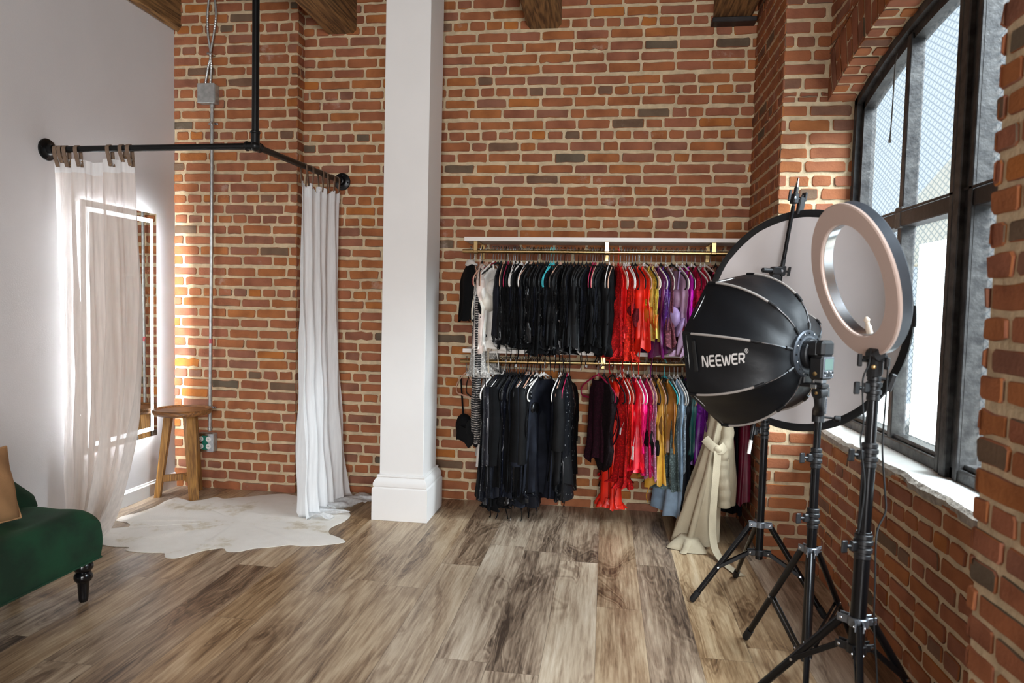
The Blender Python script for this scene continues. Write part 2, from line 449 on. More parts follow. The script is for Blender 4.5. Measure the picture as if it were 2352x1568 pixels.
def glass_material():
    """obscure diamond-pattern wired glass"""
    m, nt, b, out = new_mat('patterned_wired_glass')
    nt.nodes.remove(b)
    tc = N(nt, 'ShaderNodeTexCoord'); sp = N(nt, 'ShaderNodeSeparateXYZ'); nt.links.new(tc.outputs['Object'], sp.inputs[0])
    def math_(op, a, bb=None):
        n = N(nt, 'ShaderNodeMath', operation=op)
        for i, x in enumerate((a, bb)):
            if x is None: continue
            if isinstance(x, (int, float)): n.inputs[i].default_value = x
            else: nt.links.new(x, n.inputs[i])
        return n.outputs[0]
    yy = math_('MULTIPLY', sp.outputs['Y'], 1 / 0.024); zz = math_('MULTIPLY', sp.outputs['Z'], 1 / 0.0145)
    a = math_('ABSOLUTE', math_('SINE', math_('MULTIPLY', math_('ADD', yy, zz), PI / 2)))
    c = math_('ABSOLUTE', math_('SINE', math_('MULTIPLY', math_('SUBTRACT', yy, zz), PI / 2)))
    d = math_('MINIMUM', a, c)
    r = ramp(nt, [(0.03, (0.40, 0.46, 0.51, 1)), (0.30, (0.72, 0.79, 0.83, 1)), (0.75, (0.96, 0.98, 0.98, 1))])
    nt.links.new(d, r.inputs[0])
    nz = N(nt, 'ShaderNodeTexNoise'); nz.inputs['Scale'].default_value = 3.0; nz.inputs['Detail'].default_value = 4
    nt.links.new(tc.outputs['Object'], nz.inputs['Vector'])
    tr = N(nt, 'ShaderNodeBsdfTransparent'); nt.links.new(r.outputs[0], tr.inputs[0])
    tl = N(nt, 'ShaderNodeBsdfTranslucent'); tl.inputs[0].default_value = (0.9, 0.93, 0.94, 1)
    mx = N(nt, 'ShaderNodeMixShader'); mx.inputs[0].default_value = 0.02
    nt.links.new(tr.outputs[0], mx.inputs[1]); nt.links.new(tl.outputs[0], mx.inputs[2])
    gl = N(nt, 'ShaderNodeBsdfGlossy'); gl.inputs['Roughness'].default_value = 0.15
    m3 = N(nt, 'ShaderNodeMixShader'); m3.inputs[0].default_value = 0.04
    nt.links.new(mx.outputs[0], m3.inputs[1]); nt.links.new(gl.outputs[0], m3.inputs[2])
    nt.links.new(m3.outputs[0], out.inputs[0])
    return m
M_GLASS = glass_material()

def sheet_material():
    m, nt, b, out = new_mat('frosted_sheet')
    nt.nodes.remove(b)
    d = N(nt, 'ShaderNodeBsdfDiffuse'); d.inputs[0].default_value = (.9, .9, .88, 1)
    t = N(nt, 'ShaderNodeBsdfTranslucent'); t.inputs[0].default_value = (.95, .95, .93, 1)
    m1 = N(nt, 'ShaderNodeMixShader'); m1.inputs[0].default_value = .85
    nt.links.new(d.outputs[0], m1.inputs[1]); nt.links.new(t.outputs[0], m1.inputs[2]); nt.links.new(m1.outputs[0], out.inputs[0])
    return m
M_SHEET = sheet_material()
_fab = {}
def fabric(col, kind='satin'):
    key = (col, kind)
    if key in _fab: return _fab[key]
    c = rgb(*col)
    if kind in ('satin', 'cotton') and max(col) < 45:
        m = simple('dark_cloth', tuple(x * .8 for x in c[:3]) + (1,), 0.62 if kind == 'satin' else .9, var=0.4, scale=14, bump=0.2, bscale=60, spec=0.18)
    elif kind == 'satin':
        m = simple('satin_cloth', c, 0.42, var=0.25, scale=14, bump=0.12, bscale=60, spec=0.5)
    elif kind == 'lace':
        m, nt, b, out = new_mat('lace_cloth')
        b.inputs['Roughness'].default_value = 0.85; b.inputs['Specular IOR Level'].default_value = 0.2
        tc = N(nt, 'ShaderNodeTexCoord'); vo = N(nt, 'ShaderNodeTexVoronoi'); vo.inputs['Scale'].default_value = 90
        nt.links.new(tc.outputs['Object'], vo.inputs['Vector'])
        c2 = tuple(x * 0.45 for x in c[:3]) + (1,)
        r = ramp(nt, [(0.15, c), (0.5, c2)]); nt.links.new(vo.outputs[0], r.inputs[0]); nt.links.new(r.outputs[0], b.inputs['Base Color'])
        bp = N(nt, 'ShaderNodeBump'); bp.inputs['Strength'].default_value = 0.6; bp.inputs['Distance'].default_value = 0.004
        nt.links.new(vo.outputs[0], bp.inputs['Height']); nt.links.new(bp.outputs[0], b.inputs['Normal'])
    elif kind == 'sequin':
        m, nt, b, out = new_mat('sequin_cloth')
        b.inputs['Base Color'].default_value = c; b.inputs['Roughness'].default_value = 0.30; b.inputs['Metallic'].default_value = 0.15
        tc = N(nt, 'ShaderNodeTexCoord'); vo = N(nt, 'ShaderNodeTexVoronoi'); vo.inputs['Scale'].default_value = 130
        nt.links.new(tc.outputs['Object'], vo.inputs['Vector'])
        r = ramp(nt, [(0.94, c), (0.99, tuple(min(1, x + .16) for x in c[:3]) + (1,))]); sr = N(nt, 'ShaderNodeSeparateColor'); nt.links.new(vo.outputs['Color'], sr.inputs[0])  # sequin glints painted into the base colour as scattered paler cells
        nt.links.new(sr.outputs[0], r.inputs[0]); nt.links.new(r.outputs[0], b.inputs['Base Color'])
        bp = N(nt, 'ShaderNodeBump'); bp.inputs['Strength'].default_value = 0.8; bp.inputs['Distance'].default_value = 0.004
        nt.links.new(vo.outputs['Color'], bp.inputs['Height']); nt.links.new(bp.outputs[0], b.inputs['Normal'])
    elif kind == 'stripe':
        m, nt, b, out = new_mat('banded_cloth')
        b.inputs['Roughness'].default_value = 0.8
        tc = N(nt, 'ShaderNodeTexCoord'); wv = N(nt, 'ShaderNodeTexWave', bands_direction='Z'); wv.inputs['Scale'].default_value = 22; wv.inputs['Distortion'].default_value = 2.5; wv.inputs['Detail Scale'].default_value = 6
        nt.links.new(tc.outputs['Object'], wv.inputs['Vector'])
        r = ramp(nt, [(0.80, rgb(18, 16, 18)), (0.90, rgb(176, 166, 158))]); nt.links.new(wv.outputs[0], r.inputs[0]); nt.links.new(r.outputs[0], b.inputs['Base Color'])
    elif kind == 'dots':
        m, nt, b, out = new_mat('dotted_mesh_cloth')
        b.inputs['Roughness'].default_value = 0.7
        tc = N(nt, 'ShaderNodeTexCoord'); vo = N(nt, 'ShaderNodeTexVoronoi'); vo.inputs['Scale'].default_value = 45
        nt.links.new(tc.outputs['Object'], vo.inputs['Vector'])
        r = ramp(nt, [(0.12, (0.9, 0.9, 0.9, 1)), (0.2, c)]); nt.links.new(vo.outputs[0], r.inputs[0]); nt.links.new(r.outputs[0], b.inputs['Base Color'])
    else:
        m = simple('cotton_cloth', c, 0.88, var=0.18, scale=18, bump=0.3, bscale=250, spec=0.2)
    _fab[key] = m
    return m

# ------------------------------------------------------------------ the room
XL, XR, XP = -2.93, 1.085, 0.865          # white wall, brick window wall, face of the brick piers
YB, YPIL, YJ, YN = 4.43, 4.335, 3.70, 1.685   # back wall, chimney breast, far jamb, near pier edge
ZC = 3.50
CH, CZ0, JT = 0.0697, -0.0083, 0.0185      # brick courses
HEADERS = {2, 11, 19, 26, 28, 34, 38, 44}
WC, SPR, CROWN, SILL = 2.65, 2.375, 2.565, 0.735   # window centre, arch spring, arch crown, sill height
HALF = YJ - WC
RISE = CROWN - SPR
ARC_R = (HALF * HALF + RISE * RISE) / (2 * RISE)
def arch_z(y, extra=0.0):
    d = y - WC; R = ARC_R + extra
    if abs(d) > HALF: return -1.0
    return CROWN - ARC_R + math.sqrt(max(R * R - d * d, 0))

class Bricks:
    """bricks modelled one by one on a mortar bed"""
    def __init__(self, seed):
        self.mb = MB(); self.rng = random.Random(seed)
    def brick(self, fn, pts, h):
        n = len(pts)
        cu = sum(p[0] for p in pts) / n; cv = sum(p[1] for p in pts) / n
        v = []
        for (u, w) in pts: v.append(fn(u, w, -0.003))
        for (u, w) in pts: v.append(fn(u, w, h - 0.003))
        for (u, w) in pts:
            du, dv = cu - u, cv - w; L = math.hypot(du, dv) or 1
            v.append(fn(u + du / L * 0.0036, w + dv / L * 0.0036, h))
        f = []
        for r in (0, 1):
            for i in range(n):
                k = (i + 1) % n
                f.append((r * n + i, r * n + k, (r + 1) * n + k, (r + 1) * n + i))
        f.append(tuple(range(2 * n, 3 * n)))
        self.mb.add(v, f, 0)
    def outline(self, a, b, c, d, rough=1.0):
        g = self.rng; P = []
        r = [min((b - a), (d - c)) * g.uniform(.06, .2) for _ in range(4)]
        def side(x0, y0, x1, y1, n, nx, ny):
            for i in range(n):
                t = i / (n - 1); j = g.gauss(0, 0.0011 * rough)
                P.append((x0 + (x1 - x0) * t + nx * j, y0 + (y1 - y0) * t + ny * j))
        nl = max(2, int((b - a) / .035) + 1)
        side(a + r[0], c, b - r[1], c, nl, 0, 1)
        side(b, c + r[1], b, d - r[2], 2, 1, 0)
        side(b - r[2], d, a + r[3], d, nl, 0, 1)
        side(a, d - r[3], a, c + r[0], 2, 1, 0)
        return P
    def wall(self, fn, u0, u1, z0, z1, over=(0, 0), clip=None, phase=0.0, headers=HEADERS, skip=None):
        g = self.rng
        for k in range(int((z0 - CZ0) / CH) - 1, int((z1 - CZ0) / CH) + 1):
            za, zb = CZ0 + k * CH + JT * .5, CZ0 + (k + 1) * CH - JT * .5
            if zb < z0 + .012 or za > z1 - .012: continue
            za = max(za, z0); zb = min(zb, z1)
            hd = k in headers
            u = u0 - (0.053 if hd else (0.1065 if k % 2 else 0.0)) + phase + g.uniform(-.025, .025) - .213
            ph = g.uniform(0, 6); tilt = g.uniform(-.0012, .0012)
            while u < u1:
                L = 0.1065 if hd or g.random() < .07 else 0.213
                L += g.uniform(-.006, .006)
                a, b = u + JT * .42, u + L - JT * .42
                u += L
                a2, b2 = max(a, u0 - over[0] if a < u0 + .02 else a), min(b, u1 + over[1] if b > u1 - .02 else b)
                if a < u0: a2 = u0 - over[0]
                if b > u1: b2 = u1 + over[1]
                if b2 - a2 < 0.022: continue
                w = 0.0022 * sin(a * 2.3 + ph) + tilt * (a - u0)
                c, d = za + w + g.gauss(0, .0012), zb + w + g.gauss(0, .0014)
                P = self.outline(a2, b2, c, d, 1.0 if g.random() > .1 else 2.6)
                if skip and skip(a2, b2, c, d): continue
                if clip:
                    P = [(x, max(y, clip(x) + .004)) for x, y in P]
                    if max(p[1] for p in P) - min(p[1] for p in P) < .014: continue
                h = g.uniform(.0035, .0085)
                sx, sy = g.gauss(0, .006), g.gauss(0, .014)
                cu, cv = (a2 + b2) / 2, (c + d) / 2
                self.brick(lambda x, y, hh, fn=fn: fn(x, y, hh + ((x - cu) * sx + (y - cv) * sy if hh > 0 else 0)), P, h)
    def bed(self, fn, u0, u1, z0, z1, nu=2, nz=2, clip=None):
        def q(s, t):
            u = u0 + (u1 - u0) * s; zz = z0
            if clip: zz = max(z0, clip(u))
            return fn(u, zz + (z1 - zz) * t, 0)
        self.mb.grid(q, nu, nz, 1)

def fl_back(u, z, h): return (u, YB - h, z)
def fl_pil(u, z, h): return (u, YPIL - h, z)
def fl_ret(u, z, h): return (-2.055 + h, u, z)
def fl_pierside(u, z, h): return (XP - h, u, z)
def fl_jamb(u, z, h): return (u, YJ - h, z)
def fl_right(u, z, h): return (XR - h, u, z)
def fl_near(u, z, h): return (XP - h, u, z)
def fl_nearend(u, z, h): return (u, YN + h, z)

# floor
fl = MB(); fl.add([(XL - .2, -4.2, 0), (1.45, -4.2, 0), (1.45, YB + .2, 0), (XL - .2, YB + .2, 0)], [(0, 1, 2, 3)])
struct(fl.build('floor', M_FLOOR), 'grey brown wood plank floor', 'floor')
# back wall with its chimney breast on the left
B = Bricks(3)
B.bed(fl_back, -2.06, XP + .02, 0, ZC); B.wall(fl_back, -2.055, XP, 0, ZC, over=(0, 0))
struct(B.mb.build('wall_back', [M_BRICK, M_MORTAR], ang=30), 'old red brick back wall', 'wall')
B = Bricks(5)
B.bed(fl_pil, XL - .02, -2.055, 0, ZC); B.wall(fl_pil, XL, -2.055, 0, ZC, over=(0.02, .006), phase=.06)
B.bed(fl_ret, YPIL, YB, 0, ZC); B.wall(fl_ret, YPIL, YB, 0, ZC, over=(.006, 0), phase=.03)
struct(B.mb.build('wall_chimney_breast', [M_BRICK, M_MORTAR], ang=30), 'red brick chimney breast projecting from the back wall', 'wall')
# right wall: far pier, jamb, wall under the window, arch, near pier
B = Bricks(8)
def jamb_over(a, b, c, d): return False
B.bed(fl_pierside, YJ, YB + .02, 0, ZC); B.wall(fl_pierside, YJ, YB, 0, ZC, over=(.006, 0), phase=.04)
B.bed(fl_jamb, XP, XR + .0, 0, ZC); B.wall(fl_jamb, XP, XR, 0, SILL - .03, over=(.006, 0))
B.wall(fl_jamb, XP, 1.262, SILL - .005, SPR + .02, over=(.006, 0), phase=.0); B.bed(fl_jamb, XR, 1.30, SILL - .05, SPR + .05)
B.wall(fl_jamb, XP, XR, SPR + .03, ZC, over=(.006, 0))
B.bed(fl_right, YN - .2, YJ, 0, SILL - .02); B.wall(fl_right, YN - .12, YJ, 0, SILL - .025, headers={3, 8})
ringz = lambda y: arch_z(y, 0.215) if arch_z(y, .215) > 0 else SPR
B.bed(fl_right, WC - HALF, YJ, SPR - .02, ZC, nu=40, clip=lambda y: arch_z(y))
B.wall(fl_right, WC - HALF, YJ, SPR, ZC, clip=lambda y: max(arch_z(min(max(y, WC - HALF + .001), YJ - .001), .215), 0))
# rowlock ring of the arch and its soffit
A0 = math.asin(HALF / ARC_R)
nv = int(2 * A0 * ARC_R / .0697)
def fl_ring(u, z, h):      # u = angle, z = radius
    return (XR - h, WC + z * sin(u), CROWN - ARC_R + z * cos(u))
def fl_soff(u, z, h):      # u = angle, z = x
    r = ARC_R - h
    return (z, WC + r * sin(u), CROWN - ARC_R + r * cos(u))
g = B.rng
for i in range(nv):
    a = -A0 + 2 * A0 * i / nv; b = a + 2 * A0 / nv
    ga = .008 / ARC_R
    def angout(x0, x1):
        P = B.outline(0, (b - a - 2 * ga) * ARC_R, x0, x1, 1.2)
        return [(a + ga + p[0] / ARC_R, p[1]) for p in P]
    spl = ARC_R + (.108 if i % 2 else .2)
    for (r0, r1) in (((ARC_R + .002, ARC_R + .100), (ARC_R + .112, ARC_R + .212)) if i % 2 else ((ARC_R + .002, ARC_R + .212),)):
        P = angout(r0, r1)
        v0 = len(B.mb.v); h = g.uniform(.003, .008); n = len(P)
        vs = [fl_ring(u, z, -.003) for u, z in P] + [fl_ring(u, z, h - .002) for u, z in P] + [fl_ring(u + ((a + b) / 2 - u) * .1, z + ((r0 + r1) / 2 - z) * .04, h) for u, z in P]
        B.mb.add(vs, [(r * n + i2, r * n + (i2 + 1) % n, (r + 1) * n + (i2 + 1) % n, (r + 1) * n + i2) for r in (0, 1) for i2 in range(n)] + [tuple(range(2 * n, 3 * n))], 0)
    for (x0, x1) in (((XR - .004, 1.20), (1.213, 1.30)) if i % 2 else ((XR - .004, 1.145), (1.158, 1.30))):
        P = angout(x0, x1); n = len(P); h = g.uniform(.002, .009)
        vs = [fl_soff(u, z, -.003) for u, z in P] + [fl_soff(u, z, h - .002) for u, z in P] + [fl_soff(u + ((a + b) / 2 - u) * .1, z + ((x0 + x1) / 2 - z) * .04, h) for u, z in P]
        B.mb.add(vs, [(r * n + i2, r * n + (i2 + 1) % n, (r + 1) * n + (i2 + 1) % n, (r + 1) * n + i2) for r in (0, 1) for i2 in range(n)] + [tuple(range(2 * n, 3 * n))], 0)
B.mb.grid(lambda s, t: fl_soff(-A0 + 2 * A0 * s, XR + .235 * t, 0), 40, 2, 1)
# near pier
B.bed(fl_near, -.6, YN, 0, ZC); B.wall(fl_near, -.6, YN, 0, ZC, over=(0, .012), phase=.05, headers={5, 12, 21, 30, 40})
B.bed(fl_nearend, XP, XR, 0, ZC); B.wall(fl_nearend, XP, XR, 0, SILL, over=(.006, 0)); B.wall(fl_nearend, XP, 1.262, SILL, ZC, over=(.010, 0))
B.bed(fl_nearend, XR, 1.32, 0, ZC)
# outer leaf of the wall, with the window hole left open
B.mb.box(1.30, 1.42, -4.2, WC - HALF - .06, -.1, ZC, 1); B.mb.box(1.30, 1.325, YJ + .02, YB + .3, -.1, ZC, 1)
B.mb.box(1.30, 1.42, WC - HALF - .06, YJ + .02, -.1, SILL - .03, 1)
B.mb.grid(lambda s, t: (1.32, (WC - HALF) + (2 * HALF) * s, max(arch_z(min(max((WC - HALF) + 2 * HALF * s, WC - HALF + .001), YJ - .001)), SPR) + (ZC - max(arch_z(min(max((WC - HALF) + 2 * HALF * s, WC - HALF + .001), YJ - .001)), SPR)) * t), 40, 2, 1)
B.mb.box(XP, 1.42, -.72, -.6, 0, ZC, 1)
struct(B.mb.build('wall_right', [M_BRICK, M_MORTAR], ang=30), 'red brick wall around the arched window', 'wall')
# white wall, unseen rest of the loft, ceiling
w = MB(); w.box(XL - .12, XL, -4.2, YB + .1, 0, ZC); struct(w.build('wall_left', M_PAINT, smooth=False), 'white painted wall', 'wall')
w = MB(); w.box(XL - .12, 1.42, -4.3, -4.2, 0, ZC); w.box(1.12, 1.24, -4.2, -.72, 0, ZC)
struct(w.build('wall_rear', M_PLASTER, smooth=False), 'plain wall behind the photographer', 'wall')
w = MB(); w.box(XL - .2, 1.45, -4.3, YB + .3, ZC, ZC + .1); struct(w.build('ceiling', M_CEIL, smooth=False), 'boarded ceiling', 'ceiling')
for (x0, x1, z, lab) in ((XL + .001, XL + .05, 3.085, 'timber ceiling beam running along the top of the white wall'), (-1.905, -1.690, 3.075, 'timber ceiling beam left of the white column'), (-.555, -.335, 3.07, 'timber ceiling beam right of the white column, above the shelves'), (.60, .825, 3.075, 'timber ceiling beam in the corner beside the window wall')):
    w = MB(); w.rbox(x0, x1, -4.15, YB + .02, z, ZC + .01, .022)
    struct(w.build('ceiling_beam', M_BEAM, ang=20), lab, 'beam')
w = MB(); w.rbox(.585, .845, YB - .09, YB + .01, 3.045, 3.074, .004); struct(w.build('trim_beam_plate', M_STEELDARK), 'dark bearing plate under the beam end', 'plate')
# skirting board on the white wall
w = MB()
prof = [(0, 0), (.016, 0), (.016, .078), (.011, .086), (.009, .094), (0, .096)]
v = []
for y in (-4.1, YPIL + .0):
    for (a, b) in prof: v.append((XL + a, y, b))
n = len(prof); w.add(v, [(i, (i + 1) % n, n + (i + 1) % n, n + i) for i in range(n)] + [tuple(range(n)), tuple(range(2 * n - 1, n - 1, -1))])
struct(w.build('baseboard_left', M_TRIM, smooth=False), 'white skirting board', 'baseboard')

# white boxed column with a moulded base
cx0, cx1, cy0, cy1 = -1.322, -1.052, 3.93, 4.235
w = MB(); w.rbox(cx0, cx1, cy0, cy1, 0, ZC, .002)
for (e0, z0, z1) in ():
    pass
col = struct(w.build('column', M_TRIM, ang=25), 'square white boxed column', 'column')
w = MB()
mold = [(.001, .272), (.012, .270), (.014, .262), (.010, .256), (.016, .250), (.026, .236), (.031, .222), (.031, .206), (.026, .200), (.034, .194), (.036, .186), (.036, .001)]
v = []
for (e, z) in mold:
    v += [(cx0 - e, cy0 - e, z), (cx1 + e, cy0 - e, z), (cx1 + e, cy1 + e, z), (cx0 - e, cy1 + e, z)]
f = [(r * 4 + i, r * 4 + (i + 1) % 4, (r + 1) * 4 + (i + 1) % 4, (r + 1) * 4 + i) for r in range(len(mold) - 1) for i in range(4)]
w.add(v, [tuple(reversed(q)) for q in f]); w.build('base_moulding', M_TRIM, col, ang=20)

# window sill slab with a ragged broken front edge
rg = random.Random(21)
w = MB(); ny = 60
front = []
for i in range(ny + 1):
    y = YN - .10 + (YJ - YN + .10) * i / ny
    d = .004 * sin(y * 9) + .003 * sin(y * 31) + rg.gauss(0, .0022)
    if 2.52 < y < 2.74: d += .018 * sin((y - 2.52) / .22 * PI)
    front.append((XR - .016 + d, y))
v = []; f = []
for i, (x, y) in enumerate(front):
    zt = SILL + rg.gauss(0, .0012)
    v += [(1.30, y, SILL + .002), (x + .012 + abs(rg.gauss(0, .004)), y, zt), (x, y, zt - .012 - abs(rg.gauss(0, .003))), (x + .004, y, SILL - .040 + rg.gauss(0, .003)), (1.30, y, SILL - .05)]
for i in range(ny):
    a, b = i * 5, (i + 1) * 5
    for k in range(4):
        w.add([], []); f.append((a + k, a + k + 1, b + k + 1, b + k))
base = len(w.v); w.v += v
for q in f:
    w.f.append(tuple(base + i for i in q)); w.m.append(0 if (q[0] % 5) == 0 else 1)
struct(w.build('trim_windowsill', [M_SILL, M_SILLEDGE], smooth=False), 'white chipped concrete window sill', 'windowsill')

# ------------------------------------------------------------------ arched steel window
win = struct(thing('window_1', 'arched black steel window with patterned glass', 'window', (1.23, WC, SILL)))
xf, xg = 1.205, 1.262                      # inner faces of the bars, plane of the glass
HB = HALF - .004
def arcpt(off, a):      # point on an arch lowered by off
    r = ARC_R - off
    return WC + r * sin(a), CROWN - ARC_R + r * cos(a)
def sweep(off0, off1, x0, x1, mb):
    aa = math.asin((HALF - off0 * .0) / ARC_R)
    n = 28; v = []
    for i in range(n + 1):
        a = -aa + 2 * aa * i / n
        for (o, x) in ((off0, x0), (off1, x0), (off1, x1), (off0, x1)):
            y, z = arcpt(o, a); y = max(min(y, YJ - off0 * .2), WC - HALF)
            v.append((x, y, z))
    f = [(i * 4 + k, i * 4 + (k + 1) % 4, (i + 1) * 4 + (k + 1) % 4, (i + 1) * 4 + k) for i in range(n) for k in range(4)]
    mb.add(v, f)
w = MB()
sweep(-.01, .040, xf + .005, xg + .035, w); sweep(.040, .078, xf + .030, xg + .03, w)
for s in (1, -1):
    y0 = WC + s * HALF
    a, b = sorted((y0, y0 - s * .042)); w.box(xf + .005, xg + .035, a, b, SILL, SPR + .01)
    a, b = sorted((y0 - s * .042, y0 - s * .072)); w.box(xf + .030, xg + .03, a, b, SILL, SPR + .02)
w.rbox(xf + .012, xg + .035, WC - HALF, YJ, SILL, SILL + .045, .004); w.rbox(xf + .030, xg + .03, WC - HALF, YJ, SILL + .045, SILL + .062, .003)
w.build('outer_frame', M_STEELFRAME, win, ang=25)
w = MB()                                     # heavy centre mullion, built up of flats and angles
yc = 2.595
w.rbox(xf + .012, xg + .03, yc - .085, yc + .075, SILL, arch_z(yc) - .02, .004)
w.rbox(xf - .008, xf + .015, yc - .028, yc + .016, SILL, arch_z(yc) - .03, .004)
w.rbox(xf + .004, xf + .02, yc + .045, yc + .074, SILL, arch_z(yc) - .03, .003); w.rbox(xf + .004, xf + .02, yc - .084, yc - .058, SILL, arch_z(yc) - .03, .003)
w.build('centre_mullion', M_STEELFRAME, win, ang=25)
for ym in (3.115, WC - (3.115 - WC)):
    w = MB(); w.rbox(xf + .018, xg + .02, ym - .02, ym + .02, SILL + .04, arch_z(ym) - .05, .004)
    w.rbox(xf + .008, xf + .022, ym - .030, ym + .030, 1.67, 1.76, .004)
    w.build('mullion', M_STEELFRAME, win, ang=25)
w = MB(); w.rbox(xf + .010, xg + .025, WC - HALF + .03, YJ - .04, 1.677, 1.738, .004); w.box(xf + .004, xf + .012, WC - HALF + .03, YJ - .04, 1.738, 1.746)
w.build('transom', M_STEELDARK, win, ang=25)
w = MB()                                     # one glazed sheet behind the bars
n = 36; v = []
for i in range(n + 1):
    y = WC - HALF + .01 + (2 * HALF - .02) * i / n
    v += [(xg + .012, y, SILL + .02), (xg + .012, y, arch_z(y) - .02)]
w.add(v, [(2 * i, 2 * i + 2, 2 * i + 3, 2 * i + 1) for i in range(n)])
w.build('patterned_glass', M_GLASS, win, smooth=False)
for (y0, y1, z0, z1, lab) in ((2.70, 3.072, .80, 1.60, 'white frosted sheet glowing behind the lower centre window pane'), (3.165, 3.56, .80, 1.12, 'small white frosted sheet glowing behind the lower far window pane')):
    mb = MB(); mb.rbox(1.288, 1.293, y0, y1, z0, z1, .001); tag(mb.build('frosted_sheet', M_SHEET, smooth=False), lab, 'sheet', 'frosted sheets behind the window')
# latch stub on the small mullion and the pull cord
w = MB(); w.tube([(xf + .01, 3.13, 1.50), (xf - .004, 3.14, 1.495), (xf - .01, 3.145, 1.47)], .006, 8); w.build('latch', M_STEELDARK, win)
w = MB(); w.tube(spline([(xf + .005, 3.20, 2.43), (xf - .004, 3.19, 2.38), (xf - .008, 3.185, 2.2), (xf - .006, 3.20, 2.06)], 6), .0028, 6)
w.tube([(xf - .006, 3.20, 2.065), (xf - .006, 3.20, 2.05)], .006, 6)
tag(w.build('pull_cord', simple('old_cord', rgb(70, 62, 54), .9)), 'thin cord hanging from the top of the arched window frame', 'cord')
# the sunlit building across the street and its ground
w = MB(); w.box(20, 26, 30, 47.8, -6, 4.7)
w.add([(20.5, 30, 4.7), (20.5, 51.5, 4.7), (20.5, 51.5, 8.6), (20.5, 43.4, 11.6), (20.5, 40, 13.5), (20.5, 30, 13.5), (27, 30, 4.7), (27, 51.5, 4.7), (27, 51.5, 8.6), (27, 43.4, 11.6), (27, 40, 13.5), (27, 30, 13.5)], [(0, 5, 4, 3, 2, 1), (6, 7, 8, 9, 10, 11), (1, 2, 8, 7), (2, 3, 9, 8), (3, 4, 10, 9), (4, 5, 11, 10)])
struct(w.build('neighbouring_building', simple('cream_render', rgb(248, 238, 220), .9, var=.05, scale=1), smooth=False), 'pale building across the street', 'building')
w = MB(); w.add([(1.5, -30, -6), (80, -30, -6), (80, 60, -6), (1.5, 60, -6)], [(0, 1, 2, 3)])
struct(w.build('ground', simple('street_asphalt', rgb(150, 148, 145), .9, var=.1, scale=1), smooth=False), 'street outside', 'ground')

# ------------------------------------------------------------------ curtain rail of black pipe
PX, PY_, PZ = -1.768, 3.262, 2.072
rail = thing('curtain_rail', 'black iron pipe curtain rail running from white wall to brick wall', 'curtain rail', (PX, PY_, PZ))
zb = 2.105
mb = MB(); mb.tube([(XL + .02, 3.258, 2.062), (PX, PY_, PZ)], .0165, 16); mb.build('pipe', M_BLACKPIPE, rail)
mb = MB(); mb.tube([(PX, PY_, PZ), (PX - .008, YB - .02, zb)], .0165, 16); mb.build('pipe', M_BLACKPIPE, rail)
mb = MB(); mb.tube([(PX, PY_, PZ), (PX + .002, PY_, ZC)], .0175, 16); mb.build('pipe', M_BLACKPIPE, rail)
mb = MB()
for d, L in (((-1, 0, 0), .05), ((0, 1, .03), .05), ((0, 0, 1), .075)):
    d = Vector(d).normalized(); c = Vector((PX, PY_, PZ))
    mb.cyl(c - d * .012, c + d * L, .0215, 18, bev=.003); mb.cyl(c + d * (L - .014), c + d * L, .0245, 18, bev=.003)
mb.ball((PX, PY_, PZ), .026, .026, .026)
mb.build('corner_fitting', M_BLACKPIPE, rail)
for c, ax in (((XL, 3.258, 2.062), (1, 0, 0)), ((PX - .008, YB - .006, zb), (0, -1, 0))):
    mb = MB(); mb.lathe([(.056, 0), (.058, .004), (.056, .009), (.034, .013), (.027, .018), (.0245, .042), (.022, .044), (.0165, .045)], c, ax, 28)
    a = Vector(ax)
    for k in range(4):
        an = k * PI / 2 + .6; u = a.orthogonal().normalized(); q = a.cross(u)
        p = Vector(c) + (u * cos(an) + q * sin(an)) * .043
        mb.lathe([(.006, .008), (.006, .012), (.003, .014)], p, ax, 8)
    mb.build('wall_flange', M_BLACKPIPE, rail, ang=30)

